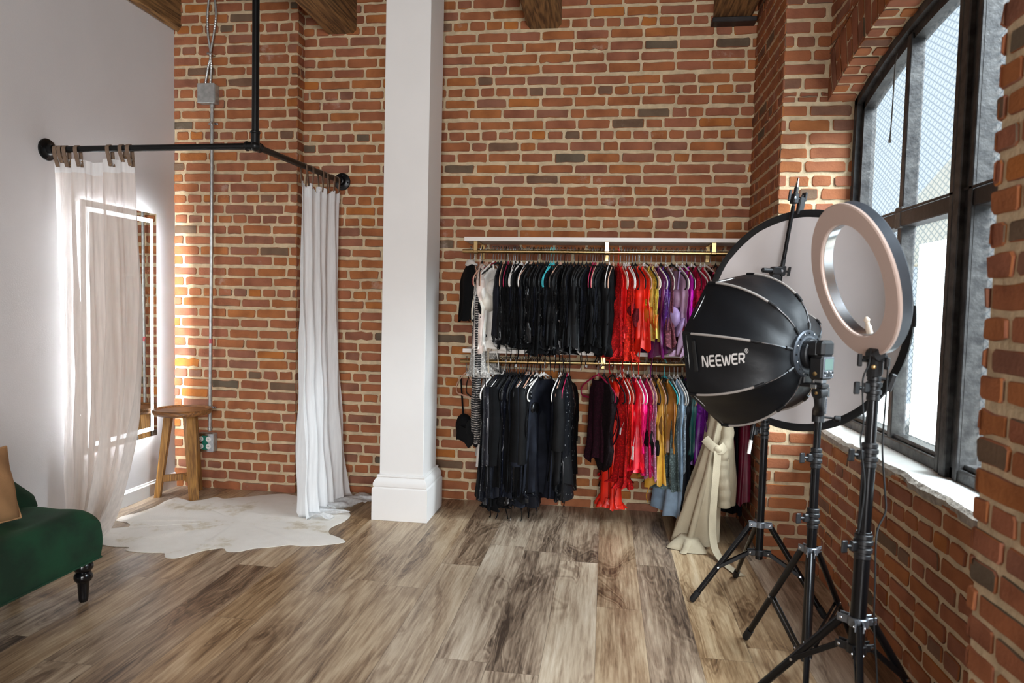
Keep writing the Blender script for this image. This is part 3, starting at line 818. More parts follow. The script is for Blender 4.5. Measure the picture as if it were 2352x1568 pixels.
def rail_pt(t, leg):
    if leg == 'x': return Vector((XL + .02 + (PX - XL - .02) * t, 3.258 + (PY_ - 3.258) * t, 2.062 + (PZ - 2.062) * t))
    return Vector((PX - .008 * t, PY_ + (YB - .02 - PY_) * t, PZ + (zb - PZ) * t))
def leather_tab(par, p, across, drop, twist, w=.0105):
    """loop of leather over the pipe with both ends riveted on the cloth; across = direction of the pipe"""
    a = Vector(across).normalized(); b = Vector((0, 0, 1)).cross(a).normalized()
    pts = [p + b * .010 * 1 + Vector((0, 0, -drop)) + a * twist]
    pts += [p + b * .018 + Vector((0, 0, -.03)) + a * twist * .2]
    for k in range(7):
        an = k / 6 * PI; pts.append(p + b * (.0185 * cos(an)) + Vector((0, 0, .0185 * sin(an))))
    pts += [p - b * .018 + Vector((0, 0, -.03)) + a * twist * .25]
    pts += [p - b * .010 + Vector((0, 0, -drop)) + a * twist * 1.0]
    mb = MB()
    P = spline(pts, 3); v = []; f = []
    for i, q in enumerate(P):
        t = (P[min(i + 1, len(P) - 1)] - P[max(i - 1, 0)]).normalized(); nn = t.cross(a).normalized()
        for s, k in ((-w, -.0014), (w, -.0014), (w, .0014), (-w, .0014)): v.append(q + a * s + nn * k)
    for i in range(len(P) - 1):
        for k in range(4): f.append((i * 4 + k, i * 4 + (k + 1) % 4, (i + 1) * 4 + (k + 1) % 4, (i + 1) * 4 + k))
    f += [(3, 2, 1, 0), tuple(len(v) - 4 + k for k in range(4))]
    mb.add(v, f)
    t = mb.build('leather_tab', M_LEATHER, par, ang=50)
    mb = MB()
    for e, s in ((P[0], 1), (P[-1], -1)):
        for dz in (.008, .030):
            mb = MB(); mb.lathe([(.0032, -.0015), (.0032, .0026), (.0015, .0034)], e + Vector((0, 0, dz)) + b * s * .001, b * s, 8); mb.build('rivet', M_BRASS, t)

def curtain(name, label, path, width_top, mat, tabs, leg, ztop, bottom, seed, amp, nf):
    """path(s,t): extra sideways drift; hangs below leg of the rail between parameters tabs"""
    o = thing(name, label, 'curtain', path['o'], 'curtains on the black pipe rail')
    g = random.Random(seed)
    ph = [g.uniform(0, 6.28) for _ in range(6)]
    NU, NV = 150, 70
    def top_sag(s):
        k = min(abs(s - q) for q in path['pins'])
        gap = path['gap']
        return -min(k / gap, 1.0) ** 1.5 * path['sag']
    def fold(s, t):
        a = amp * (.45 + .75 * t)
        return a * (sin(nf * 2 * PI * s + ph[0] + .9 * sin(2.2 * t + ph[1])) * .6 + sin(nf * 2.3 * PI * s * 1.37 + ph[2] + .7 * t) * .35 + .16 * sin(nf * 9.1 * s + ph[3] + 3 * t)) + .006 * sin(23 * t + 40 * s + ph[4]) * t
    mb = MB()
    mb.grid(lambda s, t: path['fn'](s, t, fold(s, t), top_sag(s)), NU, NV)
    body = mb.build('cloth', mat, o, ang=180, smooth=True)
    mb = MB()
    mb.grid(lambda s, t: Vector(path['fn'](s, t * path['hem'], fold(s, t * path['hem']), top_sag(s))) + Vector(path['n']) * .0018, NU, 5)
    mb.build('top_hem', M_LINEN if mat is M_SHEER else mat, o, ang=180)
    return o

# sheer curtain on the left leg, in front of the lit mirror
def fn_left(s, t, fo, sag):
    x0 = -2.880 + .10 * t ** 1.3; x1 = -2.425 + .035 * sin(PI * min(1, t * 1.05)) ** 2 - .05 * t ** 3 - .17 * t ** 8
    zt = 2.012 + sag * (1 - t) ; z = zt + (0.006 - zt) * t
    x = x0 + (x1 - x0) * s + fo * .22
    return (x, 3.262 + fo * (1.0 + .3 * t) - .02 * t * t, z)
pinsL = [.035, .09, .155, .30, .70, .855, .945]
cl = curtain('sheer_curtain', 'sheer off-white curtain on leather tabs in front of the lit mirror', dict(o=(-2.58, 3.262, 0), fn=fn_left, pins=pinsL, gap=.2, sag=.022, hem=.034, n=(0, -1, 0)), .6, M_SHEER, None, 'x', 1.97, 0, 5, .042, 5)
for i, s in enumerate(pinsL):
    x = -2.880 + .455 * s; t = (x - XL - .02) / (PX - XL - .02)
    leather_tab(cl, rail_pt(t - .006, 'x'), (1, 0, 0), .092 if i not in (1, 5) else .072, .014)

# white gauze curtain on the right leg, puddling on the floor
def fn_right(s, t, fo, sag):
    y0 = 3.80 - .012 * t; y1 = 4.345 - .06 * t ** .6 + .10 * max(0, t - .75) * 1.6
    zt = 2.002 + .018 * s + sag * 1.4 * (1 - t)
    sl = 1.06                                    # cloth longer than the drop
    L = zt * 1.075; d = L * t
    flare = .10 * t ** 2.2 * (0.25 + .75 * s)
    y = y0 + (y1 - y0) * s
    if d <= zt - .006:
        return (PX - .002 + fo * 1.35 + flare, y + fo * .28, zt - d)
    e = d - (zt - .006)
    return (PX - .002 + fo * 1.35 + flare + e * (.55 + .9 * s + .35 * sin(9 * s + 1)) + .02 * sin(14 * s), y + fo * .28 + e * .25 * sin(11 * s), .006 + .036 * abs(sin(22 * e + 13 * s)) * (1 if e > .004 else 0))
pinsR = [.05, .22, .50, .62, .82, .97]
cr = curtain('gauze_curtain', 'opaque white gauze curtain pooling on the floor left of the column', dict(o=(PX, 4.06, 0), fn=fn_right, pins=pinsR, gap=.13, sag=.035, hem=.03, n=(1, 0, 0)), .6, M_LINEN, None, 'y', 2.0, 0, 11, .040, 5)
for s in pinsR:
    y = 3.80 + .545 * s; t = (y - PY_) / (YB - .02 - PY_)
    leather_tab(cr, rail_pt(t, 'y'), (0, 1, 0), .118, .004, .009)

# ------------------------------------------------------------------ LED mirror
mx0 = XL + .035
mir = thing('wall_mirror', 'frameless backlit mirror with glowing border on the white wall', 'mirror', (XL, 3.77, .40))
ya, yb, za, zb2 = 3.45, 4.092, .402, 1.838
mb = MB(); mb.box(XL + .001, XL + .026, ya + .05, yb - .05, za + .05, zb2 - .05); mb.build('back_box', M_GALV, mir)
mb = MB(); mb.rbox(XL + .027, mx0, ya, yb, za, zb2, .0015); mb.build('mirror_glass', M_MIRROR, mir, ang=20)
for (a, b, c, d) in ((ya + .035, yb - .035, zb2 - .062, zb2 - .036), (ya + .035, yb - .035, za + .036, za + .062), (ya + .035, ya + .061, za + .062, zb2 - .062), (yb - .061, yb - .035, za + .062, zb2 - .062)):
    mb = MB(); mb.box(mx0, mx0 + .0008, a, b, c, d); tag(mb.build('light_strip', M_LED, mir, smooth=False), 'glowing frosted strip')
mb = MB()
for (a, b, c, d) in ((ya + .05, yb - .05, zb2 - .05, zb2 - .044), (ya + .05, yb - .05, za + .044, za + .05), (ya + .044, ya + .05, za + .05, zb2 - .05), (yb - .05, yb - .044, za + .05, zb2 - .05)):
    mb.box(XL + .006, XL + .022, a, b, c, d)
mb.build('back_light', M_LEDBACK, mir, smooth=False)

# ------------------------------------------------------------------ wooden stool
st = thing('wooden_stool', 'round wooden three-legged stool with tray seat beside the mirror', 'stool', (-2.722, 4.105, 0))
sx, sy = -2.722, 4.105
mb = MB(); mb.lathe([(.02, .546), (.155, .544), (.172, .550), (.179, .562), (.179, .574), (.173, .582), (.163, .582), (.157, .576), (.150, .571), (.02, .571)], (sx, sy, 0), n=48)
mb.build('seat', M_STOOL_TOP, st, ang=30)
feet = [(-2.866, 4.055), (-2.605, 4.045), (-2.715, 4.265)]
mids = []
for (fx_, fy_) in feet:
    t = Vector((sx + (fx_ - sx) * .55, sy + (fy_ - sy) * .55, .548)); b = Vector((fx_, fy_, 0))
    rad = Vector((fx_ - sx, fy_ - sy, 0)).normalized(); tan = Vector((-rad.y, rad.x, 0))
    mb = MB(); v = []
    for p, a, c in ((b, .024, .017), (t, .030, .022)):
        for s1, s2 in ((-1, -1), (1, -1), (1, 1), (-1, 1)): v.append(p + tan * a * s1 + rad * c * s2)
    mb.add(v, [(0, 3, 2, 1), (4, 5, 6, 7), (0, 1, 5, 4), (1, 2, 6, 5), (2, 3, 7, 6), (3, 0, 4, 7)])
    mb.build('leg', M_STOOL, st, smooth=False)
    mids.append(b + (t - b) * .22)
hub_ = Vector((sx - .01, sy + .03, .122))
for m_ in mids:
    d = (m_ - hub_); d.z = 0; L = d.length
    q = Vector((-d.y, d.x, 0)).normalized()
    mb = MB(); mb.obox(hub_ + d * .5, d, q, (0, 0, 1), L / 2, .011, .022, .002); mb.build('stretcher', M_STOOL, st, smooth=False)

# ------------------------------------------------------------------ cowhide rug
out = [(-2.66, 3.225), (-2.52, 3.185), (-2.42, 3.19), (-2.40, 3.145), (-2.29, 3.14), (-2.20, 3.155), (-2.168, 3.118), (-2.135, 3.095), (-2.085, 3.11), (-2.03, 3.21), (-1.95, 3.275), (-1.90, 3.235), (-1.84, 3.245), (-1.79, 3.30), (-1.70, 3.345), (-1.63, 3.39), (-1.55, 3.385), (-1.46, 3.42), (-1.385, 3.465), (-1.365, 3.50), (-1.43, 3.555), (-1.50, 3.60), (-1.53, 3.70), (-1.50, 3.82), (-1.51, 3.95), (-1.60, 4.06), (-1.70, 4.17), (-1.85, 4.285), (-1.97, 4.25), (-2.10, 4.29), (-2.20, 4.25), (-2.28, 4.19), (-2.37, 4.135), (-2.43, 4.10), (-2.50, 4.12), (-2.55, 4.04), (-2.63, 3.99), (-2.67, 4.03), (-2.735, 4.055), (-2.755, 3.97), (-2.74, 3.85), (-2.76, 3.72), (-2.80, 3.64), (-2.78, 3.56), (-2.70, 3.545), (-2.64, 3.49), (-2.66, 3.42), (-2.76, 3.40), (-2.79, 3.33)]
op = spline([(a, b, 0) for a, b in out] + [(out[0][0], out[0][1], 0)], 4)[:-1]
g = random.Random(4); cxy = Vector((-2.1, 3.7, 0))
mb = MB(); v = []; n = len(op); rings = [(1.0, .0008), (1.0, .0035), (.97, .005), (.80, .0055), (.6, .006), (.4, .006), (.2, .006)]
for (s, z) in rings:
    for p in op: v.append(cxy + (p - cxy) * s + Vector((0, 0, z + (.0022 * math.sin(p.x * 23 + p.y * 17) + .002 if .9 > s > .3 else 0))))
v.append(cxy + Vector((0, 0, .006)))
f = [(r * n + i, r * n + (i + 1) % n, (r + 1) * n + (i + 1) % n, (r + 1) * n + i) for r in range(len(rings) - 1) for i in range(n)]
f += [((len(rings) - 1) * n + i, (len(rings) - 1) * n + (i + 1) % n, len(v) - 1) for i in range(n)]
mb.add(v, f)
def hide_material():
    m, nt, b, out_ = new_mat('pale_cowhide')
    tc = N(nt, 'ShaderNodeTexCoord')
    n1 = N(nt, 'ShaderNodeTexNoise'); n1.inputs['Scale'].default_value = 4.2; n1.inputs['Detail'].default_value = 9; n1.inputs['Roughness'].default_value = 0.68
    nt.links.new(tc.outputs['Object'], n1.inputs['Vector'])
    r = ramp(nt, [(0.30, rgb(168, 146, 112)), (0.40, rgb(206, 194, 172)), (0.46, rgb(224, 217, 206)), (0.7, rgb(232, 226, 217))])
    nt.links.new(n1.outputs[0], r.inputs[0]); nt.links.new(r.outputs[0], b.inputs['Base Color'])
    b.inputs['Roughness'].default_value = 0.75; b.inputs['Sheen Weight'].default_value = 0.2
    n2 = N(nt, 'ShaderNodeTexNoise'); n2.inputs['Scale'].default_value = 160
    nt.links.new(tc.outputs['Object'], n2.inputs['Vector'])
    bp = N(nt, 'ShaderNodeBump'); bp.inputs['Strength'].default_value = 0.35; bp.inputs['Distance'].default_value = 0.003
    nt.links.new(n2.outputs[0], bp.inputs['Height']); nt.links.new(bp.outputs[0], b.inputs['Normal'])
    return m
tag(mb.build('cowhide_rug', hide_material(), ang=60), 'pale cream cowhide rug with tan flecks on the wood floor', 'rug')

# ------------------------------------------------------------------ emerald settee and its cushion
so = thing('velvet_settee', 'emerald green velvet settee with turned black legs at the left edge', 'settee', (-2.34, 1.95, 0))
def seat_fn(s, t):
    # s around the section (front bottom -> top -> back bottom), t along the length
    return None
mb = MB()
X0, X1, Y0, Y1 = -2.56, -2.125, .9, 2.625
nx, nyv = 26, 90
def top_z(x, y):
    u = (x - X0) / (X1 - X0); e = min(u, 1 - u) * (X1 - X0); ey = (Y1 - y)
    z = .404 - .034 * max(0, 1 - e / .055) ** 2 - .034 * max(0, 1 - ey / .10) ** 2.4
    for (tx, ty) in ((-2.34, 2.20), (-2.34, 1.95), (-2.34, 1.70), (-2.44, 2.32), (-2.24, 2.32), (-2.44, 2.08), (-2.24, 2.08)):
        z -= .012 * math.exp(-((x - tx) ** 2 + (y - ty) ** 2) / .0012)
    return z + .002 * sin(x * 40 + y * 13)
mb.grid(lambda s, t: (X0 + (X1 - X0) * s, Y0 + (Y1 - Y0) * t, top_z(X0 + (X1 - X0) * s, Y0 + (Y1 - Y0) * t)), nx, nyv)
def side(p0, p1, nrm, k):
    def q(s, t):
        x = p0[0] + (p1[0] - p0[0]) * s; y = p0[1] + (p1[1] - p0[1]) * s
        zt = top_z(min(max(x, X0), X1), min(y, Y1)); z = .178 + (zt - .178) * t
        b = .010 * sin(PI * t) + .0022 * sin(31 * s + 3 * t) * sin(PI * t)
        return (x + nrm[0] * b, y + nrm[1] * b, z)
    mb.grid(q, k, 14)
side((X1, Y0), (X1, Y1), (1, 0), 70); side((X1, Y1), (X0, Y1), (0, 1), 24); side((X0, Y1), (X0, Y0), (-1, 0), 30)
mb.add([(X0, Y0, .178), (X1, Y0, .178), (X1, Y1, .178), (X0, Y1, .178)], [(0, 1, 2, 3)])
mb.build('seat', M_GREEN, so, ang=60)
mb = MB()
def back_top(y):
    t = max(0, min(1, (2.632 - y) / .75)); return .436 + .30 * (3 * t * t - 2 * t ** 3) + .09 * min(1, t * 6) ** .8
ks = 40; v = []
for i in range(ks + 1):
    y = 2.632 - (2.632 - .9) * (i / ks) ** 1.4; zt = back_top(y)
    for (x, z) in ((-2.445, .34), (-2.43, zt - .05), (-2.445, zt - .012), (-2.475, zt), (-2.52, zt - .004), (-2.55, zt - .05), (-2.56, .18), (-2.46, .18)): v.append((x, y, z))
f = [(i * 8 + k, i * 8 + (k + 1) % 8, (i + 1) * 8 + (k + 1) % 8, (i + 1) * 8 + k) for i in range(ks) for k in range(8)]
f += [tuple(range(8))]
mb.add(v, f); mb.build('backrest', M_GREEN, so, ang=50)
mb = MB(); mb.tube([(X1 + .004, Y0, .184), (X1 + .004, Y1, .184), (X0, Y1 + .004, .184)], .005, 8); mb.build('piping', M_GREEN, so)
legp = [(.014, 0), (.017, .004), (.019, .02), (.0225, .082), (.024, .086), (.031, .092), (.036, .104), (.036, .114), (.030, .126), (.026, .130), (.031, .134), (.038, .146), (.039, .156), (.034, .170), (.026, .178)]
for (x, y) in ((-2.172, 2.583), (-2.172, 1.0), (-2.50, 2.583), (-2.50, 1.0)):
    mb = MB(); mb.lathe(legp, (x, y, 0), n=24); mb.build('leg', M_LEGBLK, so)
cu = thing('cushion', 'tan velvet cushion leaning in the corner of the green settee', 'cushion', (-2.33, 2.24, .41))
mb = MB()
ctr = Vector((-2.335, 2.225, .555)); ax_ = Vector((.10, 1, 0)).normalized(); up_ = Vector((-.22, 0, 1)).normalized(); nn_ = ax_.cross(up_)
def cush(sgn):
    def q(s, t):
        a, b = s * 2 - 1, t * 2 - 1
        k = (1 - abs(a) ** 2.6) * (1 - abs(b) ** 2.6)
        pin = 1 - .06 * (1 - abs(a)) * abs(b) ** 2 - .06 * (1 - abs(b)) * abs(a) ** 2
        return ctr + ax_ * (.172 * a * (1 - .05 * (1 - b * b) * abs(a))) + up_ * (.145 * b * (1 - .05 * (1 - a * a))) + nn_ * (sgn * .062 * max(k, 0) ** .55 + .003 * sin(9 * a + 5 * b))
    return q
mb.grid(cush(1), 22, 22); mb.grid(cush(-1), 22, 22)
mb.build('cover', M_TAN, cu, ang=80)
mb = MB()
ed = [(-1 + 2 * i / 10, -1) for i in range(11)] + [(1, -1 + 2 * i / 10) for i in range(11)] + [(1 - 2 * i / 10, 1) for i in range(11)] + [(-1, 1 - 2 * i / 10) for i in range(11)]
mb.tube([ctr + ax_ * (.172 * a * (1 - .05 * (1 - b * b) * abs(a))) + up_ * (.145 * b * (1 - .05 * (1 - a * a))) for a, b in ed], .0035, 8); mb.build('piping', M_TAN, cu)

# ------------------------------------------------------------------ surface wiring on the chimney breast
yw = YPIL - .006
jb = thing('junction_box', 'grey steel junction box high on the brick chimney breast', 'electrical box', (-2.662, yw, 2.66))
mb = MB(); mb.rbox(-2.722, -2.602, yw - .058, yw, 2.595, 2.722, .006); mb.build('housing', M_GALV, jb, ang=25)
mb = MB(); mb.rbox(-2.723, -2.601, yw - .062, yw - .058, 2.594, 2.723, .004)
for (a, b) in ((-2.712, 2.712), (-2.612, 2.605)): mb.lathe([(.004, 0), (.004, .003)], (a, yw - .062, b), (0, -1, 0), 8)
mb.build('cover', M_GALV, jb, ang=25)
co = thing('conduit', 'straight grey steel conduit down the brick to the outlet box', 'conduit', (-2.65, yw, .36))
mb = MB(); mb.tube([(-2.640, yw - .024, 2.60), (-2.645, yw - .024, 1.5), (-2.655, yw - .024, .40)], .0105, 14); mb.build('tube', M_GALV, co)
for z, x in ((2.582, -2.640), (2.47, -2.641), (.56, -2.654), (.418, -2.655)):
    mb = MB(); mb.cyl((x, yw - .024, z - .010), (x, yw - .024, z + .010), .0155, 14, bev=.003)
    if z in (2.47, .56): mb.rbox(x - .034, x + .034, yw - .012, yw - .004, z - .008, z + .008, .002)
    mb.build('coupling', M_CHROME if z in (2.47, .56) else M_GALV, co)
mb = MB(); mb.tube([(-2.649, yw - .024, 1.03), (-2.6492, yw - .024, 1.0)], .0108, 14); tag(mb.build('label_band', simple('red_print', rgb(190, 90, 100), .6), co), 'small red printed band')
for i, (dx, lab) in enumerate(((-.024, 'left flexible armoured cable from ceiling to the junction box'), (.012, 'right flexible armoured cable from ceiling to the junction box'))):
    s = 1 if i else -1
    pts = spline([(-2.662 + dx, yw - .03, 2.72), (-2.650 + dx * .6, yw - .03, 2.84), (-2.648 + s * .004 + (.0 if i else 0), yw - .024 - .014 * i, 2.92), (-2.646 + s * .022, yw - .03, 3.06), (-2.64 + s * .030, yw - .03, 3.18), (-2.64 + s * .016, yw - .03, 3.33), (-2.64 + s * .008, yw - .03, ZC)], 14)
    mb = MB(); mb.tube(pts, [.0075 if k % 2 else .0062 for k in range(len(pts))], 9)
    tag(mb.build('armoured_cable', M_GALV, ang=15), lab, 'cable', 'armoured cables above the junction box')
mb = MB(); mb.rbox(-2.666, -2.630, yw - .05, yw - .004, 2.912, 2.926, .003); tag(mb.build('cable_clamp', M_CHROME), 'bright clamp pinching both armoured cables to the brick', 'clamp')
ob = thing('outlet_box', 'steel outlet box with four white sockets low on the brick', 'socket', (-2.667, yw, .32))
mb = MB(); mb.rbox(-2.728, -2.612, yw - .052, yw, .262, .388, .005); mb.build('housing', M_GALV, ob, ang=25)
mb = MB(); mb.rbox(-2.7285, -2.6115, yw - .058, yw - .052, .261, .389, .004)
for (a, b) in ((-2.722, .381), (-2.618, .381), (-2.722, .269), (-2.618, .269)): mb.lathe([(.0045, 0), (.0045, .003)], (a, yw - .058, b), (0, -1, 0), 8)
mb.build('face_plate', M_CHROME, ob, ang=25)
mb = MB(); mb.box(-2.690, -2.650, yw - .0592, yw - .058, .278, .372); mb.build('backing', M_GREENPL, ob, smooth=False)
for x in (-2.697, -2.643):
    for z in (.350, .300):
        mb = MB(); mb.lathe([(.0175, 0), (.0175, .004), (.016, .006)], (x, yw - .058, z), (0, -1, 0), 18); rc = mb.build('receptacle', M_WHITEPL, ob)
        mb = MB()
        for dx in (-.006, .006): mb.box(x + dx - .0012, x + dx + .0012, yw - .0648, yw - .0640, z - .001, z + .007)
        mb.lathe([(.0026, 0), (.0026, .0008)], (x, yw - .064, z - .008), (0, -1, 0), 8); mb.build('slot', M_BLACK, rc, smooth=False)

# ------------------------------------------------------------------ wall shelves and brass clothes rails
SX0, SX1 = -.880, .850
YROD = 4.185
def rodx(px): return -.884 + (px - 1067) * .002629
def zrod(x, up): return (1.636 + .004 * (x + .88)) if up else (.950 + .020 * (x + .88))
for up, zt0, zt1, lab in ((True, 1.722, 1.729, 'upper long white shelf on the brick wall above the clothes'), (False, 1.029, 1.046, 'lower long white shelf between the two rows of clothes')):
    mb = MB(); y0 = 4.165 if up else 4.185
    v = []
    for x, z in ((SX0, zt0), (SX1, zt1)):
        v += [(x, y0, z - .024), (x, YB - .008, z - .024), (x, YB - .008, z), (x, y0, z)]
    mb.add(v, [(3, 2, 1, 0), (4, 5, 6, 7), (0, 1, 5, 4), (1, 2, 6, 5), (2, 3, 7, 6), (3, 0, 4, 7)])
    tag(mb.build('wall_shelf', M_SHELF, smooth=False), lab, 'shelf', 'white wall shelves')
    rl = thing('clothes_rail', ('upper' if up else 'lower') + ' polished brass clothes rail under the ' + ('upper' if up else 'lower') + ' white shelf', 'clothes rail', (0, YROD, zrod(0, up)), 'brass clothes rails')
    mb = MB(); mb.tube([(SX0 - .012, YROD, zrod(SX0, up)), (SX1, YROD, zrod(SX1, up))], .0125, 20); mb.build('rod', M_BRASS, rl)
    for bx in (rodx(1096), rodx(1401), .62):
        zr = zrod(bx, up); zs = zt0 - .024 + (zt1 - zt0) * (bx - SX0) / (SX1 - SX0)
        mb = MB()
        mb.rbox(bx - .012, bx + .012, YROD - .022, YROD - .018, zr + .004, zs, .001)
        mb.rbox(bx - .012, bx + .012, YROD - .022, YB - .008, zs - .005, zs - .0005, .001)
        mb.rbox(bx - .012, bx + .012, YB - .014, YB - .008, zs - .10, zs - .001, .001)
        mb.cyl((bx - .015, YROD, zr), (bx + .015, YROD, zr), .0165, 18, bev=.003)
        mb.lathe([(.0045, 0), (.0045, .003)], (bx, YROD - .022, (zr + zs) / 2 + .012), (0, -1, 0), 10)
        mb.build('bracket', M_BRASS, rl, ang=30)

# ------------------------------------------------------------------ hangers
M_HOOK = simple('dull_steel_wire', rgb(132, 132, 134), .42, metal=.9)
HCOL = {'white': simple('white_velvet_hanger', rgb(232, 226, 220), .6), 'nude': simple('nude_velvet_hanger', rgb(206, 160, 136), .7), 'black': simple('black_velvet_hanger', rgb(18, 17, 18), .7),
        'raspberry': simple('raspberry_velvet_hanger', rgb(160, 18, 66), .6), 'dark red': simple('dark_red_velvet_hanger', rgb(120, 14, 30), .6), 'turquoise': simple('turquoise_plastic_hanger', rgb(70, 196, 206), .4),
        'red': simple('red_plastic_hanger', rgb(214, 26, 22), .4), 'wood': simple('brown_hanger', rgb(132, 92, 52), .6)}
def hanger_meshes():
    hk = MB(); pts = arc((0, 0, 0), .0175, -.5, PI * 1.02, 12, (0, 1, 0), (0, 0, 1))
    pts = [Vector(p) for p in pts][::-1]
    # hook over the rod, ending in a straight neck
    hook = [Vector((0, -.0165, -.006))] + [Vector((0, -.0165 * cos(a), .0165 * sin(a))) for a in [PI * k / 10 for k in range(11)]] + [Vector((0, .014, -.014)), Vector((0, .004, -.028)), Vector((0, 0, -.042)), Vector((0, 0, -.085))]
    hk.tube(spline(hook, 2), .0019, 6)
    fr = MB()
    half = [(0, -.082), (.03, -.092), (.08, -.116), (.13, -.142), (.165, -.164), (.183, -.184), (.188, -.204), (.184, -.222), (.172, -.231), (.15, -.234), (.08, -.234), (0, -.234)]
    loop = half + [(-y, z) for y, z in half[-2:0:-1]]
    P = spline([(0, y, z) for y, z in loop] + [(0, loop[0][0], loop[0][1])], 3)
    fr.tube(P, [1.0] * len(P), 8, caps=False, flat=(.0030, .0055, (1, 0, 0)))
    fr.lathe([(.006, -.094), (.006, -.082), (.003, -.072)], n=8)
    return hk, fr
_hk, _fr = hanger_meshes()
_proto = None
def hanger(x, z, rz, col, label, group, tilt=0.0):
    global _proto
    if _proto is None:
        _proto = thing('clothes_hanger', label, 'hanger', (0, 0, 0), group)
        a = _hk.build('hook', M_HOOK, _proto); b = _fr.build('frame', HCOL['white'], _proto)
        o = _proto
    else:
        o = _proto.copy(); COL.objects.link(o)
        for ch in _proto.children:
            c = ch.copy(); COL.objects.link(c); c.parent = o
    o.location = (x, YROD, z + .0); o.rotation_euler = (tilt, 0, rz)
    tag(o, label, 'hanger', group)
    for ch in o.children:
        sl = ch.material_slots[0]; sl.link = 'OBJECT'
        if ch.name.startswith('frame'): sl.material = HCOL[col]
        else: sl.material = HCOL[col] if col in ('turquoise', 'red') else (M_BLACKMETAL if col == 'black' and int(x * 1000) % 3 == 0 else M_HOOK)
    return o

# ------------------------------------------------------------------ garments
def loft(levels, rng, nf=7, fold=.18, n=40, sub=5, hem=.012, jag=0.0):
    """levels: (z, centre y, half width, half thickness, centre x) from top to bottom"""
    L = []
    for i in range(len(levels) - 1):
        a, b = levels[i], levels[i + 1]
        for k in range(sub):
            t = k / sub; t2 = t * t * (3 - 2 * t) * .5 + t * .5
            L.append(tuple(a[j] + (b[j] - a[j]) * t2 for j in range(5)))
    L.append(levels[-1])
    p1, p2, p3 = rng.uniform(0, 6), rng.uniform(0, 6), rng.uniform(0, 6)
    v = []; f = []
    z0, z1 = levels[0][0], levels[-1][0]
    for r, (z, cy, w, t, cx) in enumerate(L):
        q = (z - z0) / (z1 - z0 + 1e-9)
        for j in range(n):
            th = 2 * PI * j / n
            fo = fold * (.25 + .75 * q) * sin(nf * th + p1 + 1.2 * sin(2.2 * q + p2)) + .06 * sin(3 * th + 5 * q + p3)
            yy = cy + w * math.copysign(abs(cos(th)) ** .85, cos(th)) * (1 + .25 * fo)
            xx = cx + t * sin(th) * (1 + fo * 1.6) + .4 * t * fo
            zz = z
            if r >= len(L) - 2: zz += hem * sin(5 * th + p2) + hem * .6 * sin(2 * th + p1) + (rng.uniform(-jag, jag) if jag and r == len(L) - 1 else 0)
            v.append((xx, yy, zz))
    for r in range(len(L) - 1):
        for j in range(n):
            f.append((r * n + j, r * n + (j + 1) % n, (r + 1) * n + (j + 1) % n, (r + 1) * n + j))
    f.append(tuple(range(n - 1, -1, -1)))
    return v, f
def strap_path(y0, z0, y1, z1, x0, x1):
    return spline([(x0 * .2, y0, z0), (x0, y0 + .004, z0 - .006), ((x0 + x1) / 2, (y0 + y1) / 2 + .004, (z0 + z1) / 2), (x1, y1, z1)], 4)
M_TAGW = simple('paper_tag', rgb(235, 232, 228), .8)
def cw_slim(label): return label.startswith(('wine ', 'long scarlet'))
